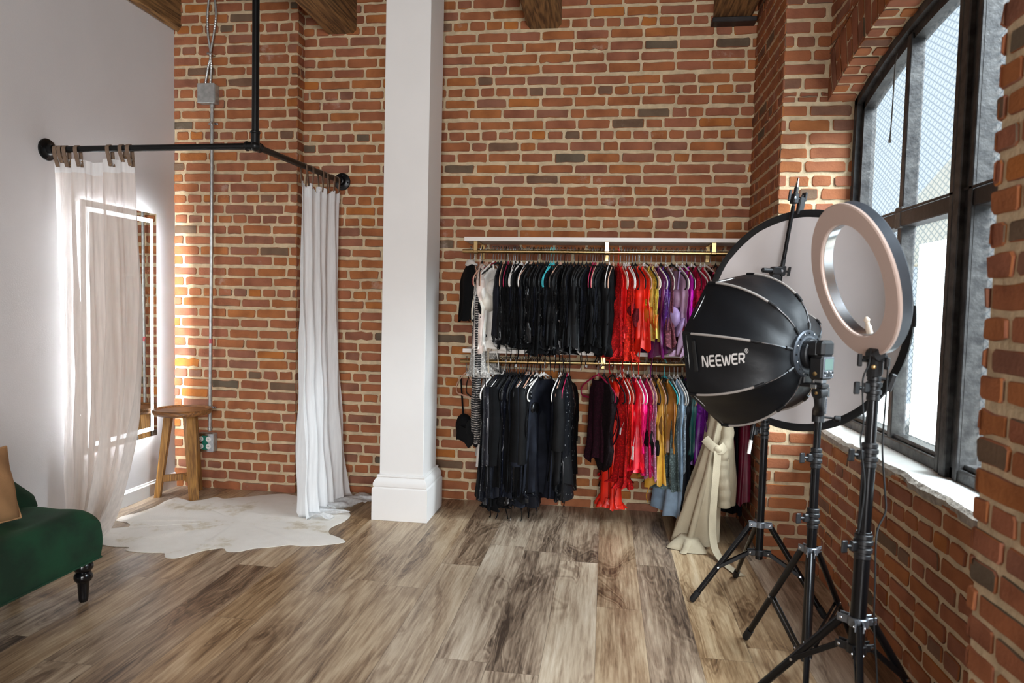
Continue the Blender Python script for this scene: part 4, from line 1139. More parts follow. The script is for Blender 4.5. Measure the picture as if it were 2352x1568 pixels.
def garment(name, label, cat, group, x, z, rz, kind, col, fab, L, rng, extra=(), w=1.0, drop=0.0, tilt=0.0, front=1):
    """a garment hanging from a hanger; z is the height of the rail; built around the rail point"""
    root = thing(name, label, cat, (0, 0, 0), group)
    mat = fabric(col, fab)
    if cw_slim(label): w = .55
    def part(nm, mb, m=None, **k):
        if front < 0:
            mb.v = [(-p[0], p[1], p[2]) for p in mb.v]; mb.f = [tuple(reversed(f)) for f in mb.f]
        return mb.build(nm, m or mat, root, ang=70, **k)
    sh = lambda: rng.uniform(-.01, .01)
    ys = .115 * w
    if kind == 'bra':
        dz = drop
        for s in (-1, 1):
            mb = MB(); mb.tube(strap_path(s * .115, -.128, s * .095 + sh(), -.335 + dz, .006, .022 + sh()), .0058, 6) ; part('strap', mb)
            mb = MB()
            c = (.026 + sh(), s * .082 + sh(), -.385 + dz); rx = rng.uniform(.032, .05)
            mb.ball(c, rx, .078, .068, 18, 12); part('cup', mb)
        mb = MB(); v, f = loft([(-.385 + dz, 0, .175, .018, .0), (-.42 + dz, 0, .178, .03, .005), (-.46 + dz, sh(), .165, .03, .006), (-.48 + dz, sh(), .16, .028, .004)], rng, 5, .3, sub=3); mb.add(v, f); part('band', mb)
        bot = -.48 + dz
    elif kind == 'teddy':
        for s in (-1, 1):
            mb = MB(); mb.tube(strap_path(s * .06, -.098, s * .08 + sh(), -.16, .006, .014), .0062, 6); part('strap', mb)
        mb = MB(); v, f = loft([(-.118, 0, .085, .014, 0), (-.175, 0, .165, .022, .004), (-.27, sh(), .180, .032, .008), (-.36, sh(), .160, .027, .004), (-.45, sh(), .145, .026, 0), (-.52, sh(), .160, .029, 0), (-L + .05, sh(), .125, .025, 0), (-L, sh(), .055, .016, 0)], rng, 6, .4, hem=.004); mb.add(v, f); part('bodice', mb)
        bot = -L
    elif kind in ('slip', 'dress'):
        for s in (-1, 1):
            mb = MB(); mb.tube(strap_path(s * .06, -.098, s * .08 + sh(), -.16, .005, .012), .0062, 6); part('strap', mb)
        fl = 1.07 if kind == 'dress' else 1.0
        mb = MB(); v, f = loft([(-.118, 0, .085 * w, .013, 0), (-.175, 0, .165 * w, .022, .004), (-.27, sh(), .178 * w, .030, .006), (-.37, sh(), .150 * w, .026, .002), (-.5 * (L + .37) , sh(), .16 * fl * w, .033, 0), (-L, sh(), .178 * fl * w, .040 * fl, 0)], rng, rng.choice((6, 7, 8)), .42, hem=.014, jag=.010 if fab == 'lace' else 0); mb.add(v, f); part('bodice', mb)
        bot = -L
    elif kind == 'robe':
        mb = MB(); v, f = loft([(-.088, 0, .05, .018, 0), (-.12, 0, .10, .026, 0), (-.155, 0, .16, .034, 0), (-.19, 0, .188, .04, 0), (-.28, sh(), .175, .042, 0), (-.5 * (L + .3), sh(), .178, .046, 0), (-L, sh(), .192, .056, 0)], rng, 7, .36, hem=.014); mb.add(v, f); part('bodice', mb)
        for s in (-1, 1):
            mb = MB(); e = -min(L * .72, .62)
            mb.tube(spline([(0, s * .150, -.16), (.012, s * .168, -.22), (.018, s * .168, -.34), (.014, s * .166, e + .08), (.012, s * .162, e)], 4), [.026, .030, .033, .034, .035, .036, .036, .036, .037, .037, .038, .038, .039, .040, .041, .042, .042], 12); part('sleeve', mb)
        mb = MB(); mb.tube(spline([(0, 0, -.086), (.02, .03, -.10), (.036, .02, -.20), (.042, .006, -.36)], 4), .010, 8); part('lapel', mb)
        bot = -L
    elif kind == 'skirt':
        mb = MB(); v, f = loft([(-.222, 0, .15, .010, 0), (-.25, 0, .152, .022, 0), (-.34, sh(), .158, .034, 0), (-L, sh(), .19, .058, 0)], rng, 8, .45, hem=.016, sub=7); mb.add(v, f); part('skirt_panel', mb)
        mb = MB(); v, f = loft([(-.222, 0, .153, .014, 0), (-.255, 0, .154, .026, 0)], rng, 5, .1, hem=0); mb.add(v, f); part('waistband', mb)
        bot = -L
    elif kind == 'top':
        mb = MB(); v, f = loft([(-.09, 0, .045, .016, 0), (-.12, 0, .10, .026, 0), (-.16, 0, .165, .034, 0), (-.20, 0, .190, .04, 0), (-.30, sh(), .165, .04, 0), (-L, sh(), .175, .045, 0)], rng, 6, .3); mb.add(v, f); part('bodice', mb)
        bot = -L
    elif kind == 'strip':        # narrow stocking or pinstripe length folded over the hanger bar
        mb = MB(); v, f = loft([(-.215, -.12, .05, .012, 0), (-.26, -.12, .055, .02, .004), (-.5 * L, -.12, .06, .024, .01), (-L, -.12, .055, .022, .016)], rng, 5, .25, hem=.006); mb.add(v, f); part('cloth', mb)
        bot = -L
    if kind in ('teddy', 'slip') and rng.random() < .8:
        zz = -.26 + rng.uniform(-.05, .02)
        for s in (-1, 1):
            mb = MB(); mb.ball((.030, s * .078 * w, zz + sh()), rng.uniform(.026, .040), .066 * w, rng.uniform(.052, .066), 16, 10); part('cup', mb)
    if kind == 'slip' and rng.random() < .45 and 'ruffle' not in extra:
        mb = MB(); v, f = loft([(bot + .045, 0, .172 * w, .042, 0), (bot - .012, 0, .186 * w, .056, 0)], rng, 12, .5, hem=.007, n=72, jag=.004); mb.add(v, f); part('hem_ruffle', mb)
    if kind in ('teddy', 'slip') and rng.random() < .75:
        mb = MB(); o1, o2 = rng.uniform(.15, .19), rng.uniform(.01, .05)
        mb.tube(spline([(.010, -.150, -.19), (.016, -.178, -.26), (.02 + sh(), -.19 - o2 * .4, -.19 - o1), (.006 + sh(), -.175, -.19 - o1 * 1.55), (.0, -.150, -.19 - o1 * 1.15), (.004, -.140, -.30)], 5), [1] * 26, 6, flat=(.0016, .0055, (1, 0, 0))); part('side_strap', mb)
    for e in extra:
        if e == 'tag':
            mb = MB(); yy = -.12 + sh(); zz = rng.uniform(-.45, -.36); mb.obox((.052, yy, zz), (1, 0, .1), (0, 1, 0), (-.1, 0, 1), .0008, .010, .020)
            mb.tube([(.045, yy, zz + .02), (.03, yy, zz + .06)], .0006, 4); tag(part('swing_tag', mb, M_TAGW), 'white paper swing tag')
        elif e == 'bigtag':
            mb = MB(); mb.obox((.05, -.165, -.52), (.25, 1, 0), (1, -.25, 0), (0, 0, 1), .014, .0009, .040); mb.tube([(.045, -.165, -.482), (.03, -.15, -.40)], .0006, 4); tg = tag(part('swing_tag', mb, M_TAGW), 'long white swing tag')
            mb = MB()
            for k in range(9):
                if k != 1: mb.obox((.05 * front, -.1665, -.498 - .006 * k), (.25 * front, 1, 0), (1, -.25 * front, 0), (0, 0, 1), .0025, .0004, .0014)
            mb.build('printed_line', M_BLACK, tg, smooth=False)
        elif e == 'garter':
            for s in (-1, 1):
                a, b = s * rng.uniform(.05, .14), rng.uniform(.10, .20)
                mb = MB(); mb.tube(spline([(.02, a, bot + .03), (.03, a + sh(), bot - b * .5), (.026 + sh(), a + sh() * 2, bot - b)], 5), [1] * 11, 6, flat=(.0018, .006, (1, 0, 0))); gs = part('garter_strap', mb)
                mb = MB(); mb.obox((.028, a, bot - b - .006), (1, 0, 0), (0, 1, 0), (0, 0, 1), .003, .007, .009, .001); mb.build('clip', M_CHROME, gs)
        elif e == 'ribbon':
            mb = MB(); a = rng.uniform(-.15, -.02); b = rng.uniform(.10, .16)
            mb.tube(spline([(.03, a, bot + .12), (.045, a - .01, bot), (.05 + sh(), a + .01, bot - b * .6), (.04, a + .03, bot - b), (.05, a, bot - b * .92)], 5), .0032, 6); part('ribbon_tie', mb)
        elif e == 'ruffle':
            mb = MB(); v, f = loft([(bot + .05, 0, .178 * w, .055, 0), (bot - .01, 0, .20 * w, .070, 0)], rng, 13, .5, hem=.006, n=70); mb.add(v, f); part('hem_ruffle', mb)
        elif e == 'ring':
            mb = MB(); mb.lathe([(.010, -.0015), (.013, -.0015), (.013, .0015), (.010, .0015)], (.05, -.10 + sh() * 3, rng.uniform(-.46, -.34)), (1, 0, .2), 14, closed=True); part('metal_ring', mb, M_CHROME)
        elif e == 'collar':
            mb = MB(); v, f = loft([(-.066, 0, .03, .02, 0), (-.10, 0, .085, .032, 0)], rng, 3, .1, hem=.004); mb.add(v, f); tag(part('collar', mb, fabric((228, 222, 216), 'cotton')), 'white collar')
    root.location = (x, YROD, z); root.rotation_euler = (tilt, 0, rz)
    return root
ORD = ['first', 'second', 'third', 'fourth', 'fifth', 'sixth', 'seventh', 'eighth', 'ninth', 'tenth', 'eleventh', 'twelfth', 'thirteenth', 'fourteenth', 'fifteenth', 'sixteenth', 'seventeenth', 'eighteenth', 'nineteenth', 'twentieth', 'twenty-first', 'twenty-second', 'twenty-third', 'twenty-fourth', 'twenty-fifth', 'twenty-sixth', 'twenty-seventh', 'twenty-eighth', 'twenty-ninth', 'thirtieth', 'thirty-first', 'thirty-second', 'thirty-third', 'thirty-fourth', 'thirty-fifth', 'thirty-sixth', 'thirty-seventh', 'thirty-eighth', 'thirty-ninth', 'fortieth', 'forty-first', 'forty-second']
KIND = {'bra': ('bra', 'bra'), 'teddy': ('bodysuit', 'bodysuit'), 'slip': ('slip_dress', 'slip dress'), 'dress': ('long_dress', 'dress'), 'robe': ('robe', 'robe'), 'skirt': ('skirt', 'skirt'), 'top': ('blouse', 'top'), 'strip': ('scarf', 'scarf')}
WORD = {'satin': 'satin', 'lace': 'lace', 'cotton': 'cotton', 'sequin': 'sequinned', 'stripe': 'banded', 'dots': 'dotted'}
rg = random.Random(77)
BLK, NAV, CHA = (13, 13, 15), (20, 22, 32), (30, 33, 42)
# px of the hook, kind, colour, colour word, cloth, length, hanger colour, extras, yaw
UP = []
def add(lst, px, kind, col, cw, fab, L, hc, ex=(), rz=None): lst.append((px, kind, col, cw, fab, L, hc, ex, rz))
add(UP, 1083, 'top', BLK, 'black', 'cotton', .44, 'black', ('collar',), .45)
add(UP, 1092, 'strip', BLK, 'black and white', 'stripe', 1.12, 'nude', (), .30)
add(UP, 1106, 'bra', BLK, 'black', 'cotton', .4, 'nude', (), .2)
add(UP, 1111, 'top', (214, 196, 186), 'blush', 'satin', .62, 'black', (), .1)
WHI = [(1122, 'slip', (222, 216, 208), 'white', 'lace', .76, 'nude', ('ribbon',), -.25), (1137, 'bra', (226, 218, 204), 'ivory', 'satin', .4, 'white', ('garter',), -.3), (1143, 'teddy', (214, 196, 172), 'champagne', 'satin', .62, 'dark red', ('garter',), -.65), (1149, 'slip', (224, 218, 210), 'white', 'satin', .60, 'black', ('ribbon',), -.45)]
bx = [1156, 1163, 1168, 1173, 1179, 1186, 1190, 1195, 1200, 1205, 1217, 1222, 1228, 1233, 1243, 1250, 1255, 1262, 1267, 1273]
bx2 = [1288, 1296, 1305, 1312, 1320, 1328, 1337, 1346, 1356, 1364, 1370, 1376, 1381, 1386, 1392, 1398, 1408, 1417]
BLU = []
kinds = ['teddy', 'slip', 'bra', 'slip', 'teddy', 'teddy', 'top', 'slip']
hcs = ['black', 'nude', 'raspberry', 'white', 'black', 'white', 'nude', 'black', 'white', 'black', 'nude', 'black']
for i, px in enumerate(bx + [1280] + bx2):
    hc = {1163: 'nude', 1173: 'raspberry', 1186: 'white', 1195: 'white', 1205: 'white', 1217: 'white', 1228: 'nude', 1280: 'turquoise', 1273: 'turquoise', 1296: 'nude', 1370: 'raspberry', 1376: 'raspberry', 1381: 'nude', 1408: 'white', 1417: 'nude'}.get(px, 'black')
    k = kinds[(i * 3 + i // 5) % 8]
    col, cw = (BLK, 'black') if i % 5 else (NAV, 'inky black')
    fb = ('satin', 'lace', 'lace', 'cotton', 'sequin', 'lace', 'satin')[(i * 4 + i // 7) % 7]
    ex = [()] + [('tag',), ('garter',), ('ring',), ('garter',), ('ribbon',), ('garter', 'tag'), ('ring',)]
    add(BLU, px, k, col, cw, fb, .535 + .085 * rg.random(), hc, ex[(i * 3) % 8], rg.uniform(-.30, -.10) if px > 1190 else rg.uniform(-.06, .04))
RED, SCA, DRD = (196, 14, 16), (222, 36, 14), (104, 8, 20)
REDU = [(1428, 'slip', RED, 'red', 'lace', .62, 'red', ('ribbon',), .15), (1433, 'teddy', RED, 'red', 'satin', .56, 'nude', (), .2), (1441, 'bra', RED, 'red', 'lace', .4, 'white', ('garter',), .12), (1446, 'slip', SCA, 'scarlet', 'lace', .64, 'white', ('garter',), .25), (1452, 'teddy', RED, 'red', 'lace', .58, 'white', ('tag',), .2), (1460, 'bra', DRD, 'dark red', 'lace', .4, 'black', (), .2), (1467, 'teddy', SCA, 'scarlet', 'satin', .62, 'black', ('garter',), .3), (1476, 'slip', SCA, 'orange red', 'satin', .58, 'nude', ('garter',), .35)]
MIX = [(1486, 'bra', (196, 104, 30), 'burnt orange', 'satin', .4, 'white', (), .5), (1492, 'teddy', (228, 190, 64), 'yellow', 'lace', .56, 'black', ('ribbon',), .3), (1502, 'slip', (216, 196, 96), 'pale yellow', 'satin', .52, 'nude', (), .2), (1513, 'slip', (94, 16, 78), 'plum', 'satin', .62, 'white', ('ribbon',), .3), (1524, 'teddy', (70, 20, 100), 'purple', 'sequin', .52, 'black', (), .25), (1535, 'slip', (150, 84, 96), 'dusty rose', 'lace', .56, 'white', (), .2), (1548, 'bra', (178, 150, 200), 'lavender', 'satin', .4, 'black', ('garter',), .4), (1559, 'slip', (160, 124, 150), 'mauve', 'satin', .60, 'white', (), .3), (1572, 'bra', (112, 12, 28), 'crimson', 'lace', .4, 'white', (), .3), (1581, 'slip', (200, 22, 178), 'magenta', 'satin', .54, 'black', (), .15), (1592, 'teddy', (168, 14, 60), 'cerise', 'satin', .5, 'white', (), .4), (1599, 'slip', (206, 20, 66), 'bright cerise', 'lace', .56, 'black', (), .1), (1612, 'teddy', (190, 14, 50), 'ruby', 'satin', .5, 'white', (), .2), (1621, 'bra', (220, 60, 100), 'rose pink', 'lace', .4, 'white', (), .4), (1633, 'slip', (74, 10, 28), 'maroon', 'lace', .5, 'nude', (), .1), (1645, 'teddy', (52, 10, 24), 'dark maroon', 'satin', .5, 'black', (), .1), (1660, 'slip', (90, 14, 60), 'grape', 'satin', .56, 'black', (), .1), (1690, 'slip', (60, 40, 90), 'violet', 'satin', .56, 'white', (), .1)]
LOL = [(1079, 'bra', BLK, 'black', 'cotton', .4, 'nude', (), .55), (1090, 'strip', BLK, 'black and silver', 'stripe', .50, 'black', (), .35), (1124, 'slip', (196, 190, 184), 'sheer grey', 'dots', .62, 'black', (), .2)]
LOB = []
lx = [1150, 1156, 1161, 1168, 1173, 1178, 1183, 1188, 1193, 1198, 1206, 1213, 1219, 1224, 1229, 1234, 1238, 1243, 1248, 1258, 1264]
lk = ['dress', 'robe', 'slip', 'dress', 'skirt', 'robe', 'dress', 'slip', 'robe', 'dress', 'skirt']
for i, px in enumerate(lx):
    hc = 'white' if px in (1150, 1168, 1229, 1248, 1258, 1264) else ('nude' if px in (1224, 1238) else 'black')
    add(LOB, px, lk[(i * 4) % 11], (BLK, NAV, CHA)[(i * 2 + i // 3) % 3] if i % 3 else BLK, ('black', 'navy black', 'charcoal')[(i * 2 + i // 3) % 3] if i % 3 else 'black', ('satin', 'cotton', 'lace', 'cotton', 'sequin')[(i * 2) % 5], .76 + .13 * rg.random(), hc, (('ribbon',), ('ribbon',), (), ('garter',), ('ruffle',), ('tag',))[i % 6], rg.uniform(-.36, -.14) if px != 1264 else -.60)
for i, px in enumerate((1303, 1308, 1313, 1319)):
    add(LOB, px, ('dress', 'slip', 'robe', 'dress')[i], (NAV, BLK, BLK, (16, 18, 22))[i], ('navy black', 'black', 'black', 'glittering black')[i], ('cotton', 'lace', 'satin', 'sequin')[i], (.80, .76, .72, .82)[i], ('white', 'nude', 'black', 'raspberry')[i], ((), ('ribbon',), (), ())[i], (-.2, -.15, -.2, -.1)[i])
LOR = [(1391, 'slip', (48, 6, 26), 'wine', 'lace', .60, 'raspberry', ('ribbon',), .60), (1404, 'teddy', (26, 8, 14), 'black and red', 'lace', .66, 'black', ('garter',), .30), (1424, 'slip', SCA, 'long scarlet', 'satin', .87, 'black', (), .4), (1441, 'slip', RED, 'red', 'lace', .72, 'white', ('ribbon',), .3), (1449, 'teddy', SCA, 'orange red', 'lace', .76, 'nude', ('tag',), .3), (1459, 'teddy', RED, 'bright red', 'satin', .70, 'black', (), .2), (1471, 'slip', (210, 16, 40), 'cherry', 'satin', .62, 'white', ('bigtag',), .3), (1482, 'teddy', (216, 14, 100), 'fuchsia', 'satin', .60, 'white', (), .25), (1496, 'slip', (198, 16, 84), 'raspberry pink', 'lace', .64, 'nude', (), .25), (1506, 'slip', (206, 140, 172), 'pale pink', 'lace', .66, 'nude', (), .2), (1514, 'bra', BLK, 'black', 'satin', .4, 'black', (), .2), (1522, 'slip', (200, 150, 52), 'mustard', 'satin', .72, 'nude', ('ribbon',), .25), (1530, 'teddy', (120, 84, 30), 'olive', 'satin', .6, 'black', (), .2), (1541, 'teddy', (158, 102, 38), 'bronze', 'satin', .56, 'turquoise', (), .35), (1552, 'dress', (96, 110, 108), 'sage', 'lace', .72, 'white', ('ruffle',), .25), (1562, 'dress', (140, 164, 186), 'ice blue', 'satin', .92, 'white', (), .3), (1570, 'slip', (172, 190, 204), 'pale blue', 'lace', .62, 'white', (), .25), (1580, 'dress', (16, 18, 24), 'black', 'satin', .88, 'black', (), .2), (1592, 'teddy', (14, 62, 60), 'teal', 'satin', .6, 'nude', (), .2), (1602, 'slip', (96, 14, 120), 'purple', 'satin', .58, 'black', (), .4), (1612, 'slip', (104, 20, 130), 'violet', 'lace', .56, 'white', (), .3), (1672, 'dress', (22, 20, 22), 'black', 'cotton', .84, 'black', (), .2), (1686, 'dress', (20, 18, 26), 'navy black', 'cotton', .86, 'black', (), .2)]
def hang(lst, up, run, grp):
    order = sorted(lst, key=lambda r: r[0])
    for i, (px, kind, col, cw, fab, L, hc, ex, rz) in enumerate(order):
        x = rodx(px); z = zrod(x, up) + .0125
        nm, word = KIND[kind]
        wherei = f"{ORD[i]} {run}" if run.startswith('to the right') else f"{ORD[i]} from the left {run}"
        lab = f"{cw} {WORD[fab]} {word}, {wherei}"
        if lab.split().count(cw.split()[-1]) > 1 and run.startswith('of the black'): lab = f"{cw} {WORD[fab]} {word}, {wherei}"
        rz = rz if rz is not None else rg.uniform(-.1, .25)
        hanger(x, z, rz, hc, f"{hc} hanger, {wherei}", grp + ' hangers')
        garment(nm, lab, word, grp, x, z - .002, rz, kind, col, fab, L, rg, ex, drop=rg.uniform(-.10, .09) if kind == 'bra' else 0, front=1 if x < .06 else -1)
hang(UP, True, 'at the left end of upper rail', 'left end of the upper rail')
hang(WHI, True, 'of the white pieces, upper rail', 'white lingerie on the upper rail')
hang(BLU, True, 'of the upper black run', 'black lingerie on the upper rail')
hang(REDU, True, 'of the upper red run', 'red lingerie on the upper rail')
hang(MIX, True, 'to the right of the reds, upper rail', 'coloured lingerie on the upper rail')
hang(LOL, False, 'at the left end of lower rail', 'left end of the lower rail')
hang(LOB, False, 'of the lower black run', 'black clothes on the lower rail')
hang(LOR, False, 'to the right of the blacks, lower rail', 'coloured clothes on the lower rail')

# ------------------------------------------------------------------ beige trench coat with a trailing belt
tx, tz = rodx(1646), zrod(rodx(1646), False) + .0125
hanger(tx, tz, .35, 'wood', 'brown hanger under the beige trench coat at the right of the lower rail', 'coloured clothes on the lower rail hangers')
tr = thing('trench_coat', 'beige cotton trench coat spilling onto the floor with a trailing belt', 'coat', (tx, YROD, 0))
M_TRENCH = simple('beige_gabardine', rgb(178, 165, 140), .85, var=.10, scale=9, bump=.25, bscale=220)
g = random.Random(9)
def coat(levels, nf, fold, n=64, sub=6):
    v, f = loft([(z, cy, w, t, cx) for (z, cx, cy, w, t) in levels], g, nf, fold, n=n, sub=sub, hem=.004)
    return v, f
mb = MB(); v, f = coat([(.86, .660, 4.08, .08, .020), (.80, .655, 4.05, .13, .030), (.70, .640, 3.99, .14, .038), (.60, .620, 3.95, .11, .036), (.54, .612, 3.95, .10, .034), (.42, .594, 3.94, .12, .046), (.26, .566, 3.93, .13, .062), (.12, .542, 3.92, .13, .072), (.015, .525, 3.915, .13, .078)], 7, .5); mb.add(v, f); mb.build('coat_body', M_TRENCH, tr, ang=70)
mb = MB(); v, f = coat([(.80, .675, 4.02, .11, .026), (.66, .690, 3.96, .11, .030), (.52, .694, 3.95, .11, .036), (.36, .698, 3.95, .10, .040), (.22, .694, 3.96, .09, .038)], 4, .3); mb.add(v, f); mb.build('front_flap', M_TRENCH, tr, ang=70)
mb = MB(); mb.tube(spline([(.668, 3.93, .80), (.686, 3.88, .70), (.682, 3.85, .60), (.660, 3.84, .52), (.655, 3.845, .46), (.664, 3.85, .38), (.678, 3.86, .30), (.682, 3.865, .22)], 5), [.028 + .008 * min(i / 12, 1) + .003 * sin(i * 1.7) for i in range(36)], 14); mb.build('sleeve', M_TRENCH, tr, ang=70)
mb = MB(); mb.tube(spline([(.560, 3.83, .60), (.60, 3.775, .565), (.635, 3.77, .555), (.665, 3.80, .57)], 5), [1] * 16, 8, flat=(.004, .024, (0, -1, 0))); mb.ball((.622, 3.772, .555), .024, .016, .022, 12, 8); mb.build('belt_knot', M_TRENCH, tr, ang=60)
P = spline([(.622, 3.766, .55), (.615, 3.752, .42), (.607, 3.742, .28), (.603, 3.725, .14), (.612, 3.68, .045), (.640, 3.58, .010), (.682, 3.46, .006), (.70, 3.42, .006)], 7)
mb = MB(); v = []; f = []
for i, p in enumerate(P):
    t = (P[min(i + 1, len(P) - 1)] - P[max(i - 1, 0)]).normalized(); s = Vector((.93, .36, 0)); nn = t.cross(s).normalized()
    for a, k in ((-.021, -.0012), (.021, -.0012), (.021, .0012), (-.021, .0012)): v.append(p + s * a + nn * k)
for i in range(len(P) - 1):
    for k in range(4): f.append((i * 4 + k, i * 4 + (k + 1) % 4, (i + 1) * 4 + (k + 1) % 4, (i + 1) * 4 + k))
f += [(3, 2, 1, 0), tuple(len(v) - 4 + k for k in range(4))]
mb.add(v, f); mb.build('belt', M_TRENCH, tr, ang=40)
mb = MB(); v, f = loft([(.060, 3.84, .10, .05, .50), (.035, 3.82, .11, .07, .485), (.004, 3.80, .12, .075, .475)], g, 6, .4, hem=0); mb.add(v, f); mb.build('trailing_hem', M_TRENCH, tr, ang=70)
# dark red robe in the corner beside the pier
M_BURG = fabric((96, 8, 38), 'satin')
rb = thing('long_robe', 'long burgundy robe hanging in the corner beside the brick pier', 'robe', (.80, YROD, .95))
mb = MB(); v, f = loft([(.90, 4.14, .05, .02, .80), (.85, 4.12, .12, .03, .80), (.78, 4.10, .15, .038, .80), (.5, 4.10, .15, .042, .80), (.22, 4.10, .16, .045, .80)], g, 6, .3); mb.add(v, f); mb.build('robe_body', M_BURG, rb, ang=70)
hanger(.80, zrod(.80, False) + .0125, .05, 'black', 'black hanger under the burgundy robe in the corner', 'coloured clothes on the lower rail hangers')

# ------------------------------------------------------------------ light stands
M_ALU = simple('grey_cast_alloy', rgb(120, 124, 130), .35, metal=.8, var=.1)
M_RUBBER = simple('black_rubber', rgb(14, 14, 15), .7)
def light_stand(name, label, col, secs, hub_hi, hub_lo, feet, brace_t, collars, wing_dir, foot_r=.0095, swept=False):
    """col: list of points from bottom to top; secs: (t0, t1, radius) sections along it"""
    root = thing(name, label, 'tripod stand', (col[0][0], col[0][1], 0))
    a, b = Vector(col[0]), Vector(col[-1])
    ax = (b - a).normalized()
    P = lambda t: a + (b - a) * t
    def at_z(z): return P((z - a.z) / (b.z - a.z))
    for (z0, z1, r) in secs:
        mb = MB(); mb.cyl(at_z(z0), at_z(z1), r, 18, bev=.001); mb.build('pole', M_BLACKMETAL, root)
    wd = Vector(wing_dir).normalized()
    for (z, r) in collars:
        c = at_z(z)
        mb = MB()
        for dz, rr in ((-.030, r + .003), (-.012, r + .006), (.010, r + .0065), (.026, r + .004)):
            mb.cyl(c + ax * (dz - .007), c + ax * (dz + .007), rr, 18, bev=.002)
        mb.cyl(c - ax * .034, c + ax * .032, r + .002, 18)
        mb.obox(c + wd * (r + .010), wd, wd.cross(ax), ax, .012, .008, .014, .003)
        col_ = mb.build('collar', M_BLACK, root, ang=25)
        mb = MB(); k = c + wd * (r + .026); mb.cyl(c + wd * (r + .018), k + wd * .008, .0055, 10)
        mb.obox(k + wd * .016, wd, ax, wd.cross(ax), .010, .018, .004, .003); mb.build('knob', M_BLACK, col_)
        mb = MB(); mb.lathe([(.004, 0), (.004, .002), (.002, .003)], c + ax * .01 + wd * (r + .01) + wd.cross(ax) * .008, wd.cross(ax), 8); mb.build('screw', M_CHROME, col_)
    ch, cl = at_z(hub_hi), at_z(hub_lo)
    rlo = secs[0][2]
    for c, big in ((ch, 1), (cl, 0)):
        mb = MB(); mb.cyl(c - ax * .013, c + ax * .013, rlo + .006, 20, bev=.002)
        for f in feet:
            d = Vector((f[0] - c.x, f[1] - c.y, 0)).normalized(); q = Vector((-d.y, d.x, 0))
            for s in (-1, 1):
                mb.obox(c + d * (rlo + .016) + q * s * .0105, d, q, (0, 0, 1), .017, .0022, .011, .001)
        hb = mb.build('leg_hub', M_ALU if big else M_BLACK, root, ang=30)
        for f in feet:
            d = Vector((f[0] - c.x, f[1] - c.y, 0)).normalized(); q = Vector((-d.y, d.x, 0))
            for s in (-1, 1):
                mb = MB(); mb.lathe([(.0048, 0), (.0048, .0025), (.0025, .004)], c + d * (rlo + .022) + q * s * .0125, q * s, 8); mb.build('rivet', M_CHROME, hb)
    for f in feet:
        F = Vector((f[0], f[1], 0.012))
        d = Vector((f[0] - ch.x, f[1] - ch.y, 0)).normalized()
        top = ch + d * (rlo + .022)
        mb = MB(); q = Vector((-d.y, d.x, 0))
        mb.tube([top, F], [1, 1], 12, flat=(.0125 if foot_r > .009 else .010, .0095, q.cross(F - top)))
        lg = mb.build('leg', M_BLACKMETAL, root)
        mb = MB(); dv = (F - top).normalized(); mb.tube([F - dv * .045, F - dv * .002, F + dv * .008], [.014, .0145, .010], 12); mb.build('rubber_foot', M_RUBBER, lg)
        m_ = top + (F - top) * brace_t; lo = cl + d * (rlo + .022)
        mb = MB()
        for s in (-1, 1): mb.obox((lo + m_) / 2 + q * s * .008, m_ - lo, q, (m_ - lo).cross(q), (m_ - lo).length / 2, .0022, .0075, .001)
        br = mb.build('brace', M_BLACKMETAL, root, ang=30)
        mb = MB(); mb.cyl(m_ - q * .013, m_ + q * .013, .0045, 8); mb.build('rivet', M_CHROME, br)
    return root, at_z, ax

# rear stand that carries the boom arm
RS, rs_at, rs_ax = light_stand('boom_stand', 'rear black tripod stand under the large white reflector', [(.694, 3.046, .225), (.7035, 3.082, .95)], [(.228, .79, .0155), (.78, .955, .0125)], .378, .256,
    [(.423, 3.077), (.965, 3.01), (.668, 3.40)], .56, [(.79, .0135)], (-.8, -.6, 0))
# boom arm: thin bar leaning across the front of the reflector
B0, B1 = Vector((.630, 3.015, .725)), Vector((.800, 3.098, 1.878))
bax = (B1 - B0).normalized()
bm_ = thing('boom_pole', 'slim telescopic boom bar with clamps leaning across the white reflector', 'boom pole', tuple(B0))
mb = MB(); mb.tube([B0 + bax * .03, B1 - bax * .12], .0085, 14); mb.build('outer_bar', M_BLACKMETAL, bm_)
mb = MB(); mb.tube([B1 - bax * .13, B1 - bax * .055], .0065, 12); mb.build('inner_bar', M_BLACK, bm_)
mb = MB(); mb.lathe([(.0065, 0), (.0065, .035), (.0045, .04), (.0045, .055), (.003, .058)], B1 - bax * .055, bax, 12); mb.build('threaded_tip', M_CHROME, bm_)
mb = MB(); mb.tube([B0 - bax * .03, B0 + bax * .03], .0075, 12); tag(mb.build('end_cap', M_WHITEPL, bm_), 'white plastic tip')
side_ = Vector((.86, .50, 0)).normalized(); fro = Vector((.5, -.86, 0)).normalized()
# lower swivel joint that ties the bar to the stand
c = B0 + bax * .20
mb = MB(); mb.obox(c, side_, bax, fro, .016, .030, .014, .004); mb.cyl(c, rs_at(.86), .010, 12); mb.cyl(c - side_ * .01, c - side_ * .045, .006, 10); mb.obox(c - side_ * .05 - Vector((0, 0, .008)), (0, 0, 1), side_, fro, .020, .007, .004, .002)
mb.cyl(rs_at(.83), rs_at(.89), .018, 16, bev=.002)
mb.build('swivel_clamp', M_BLACK, bm_, ang=30)
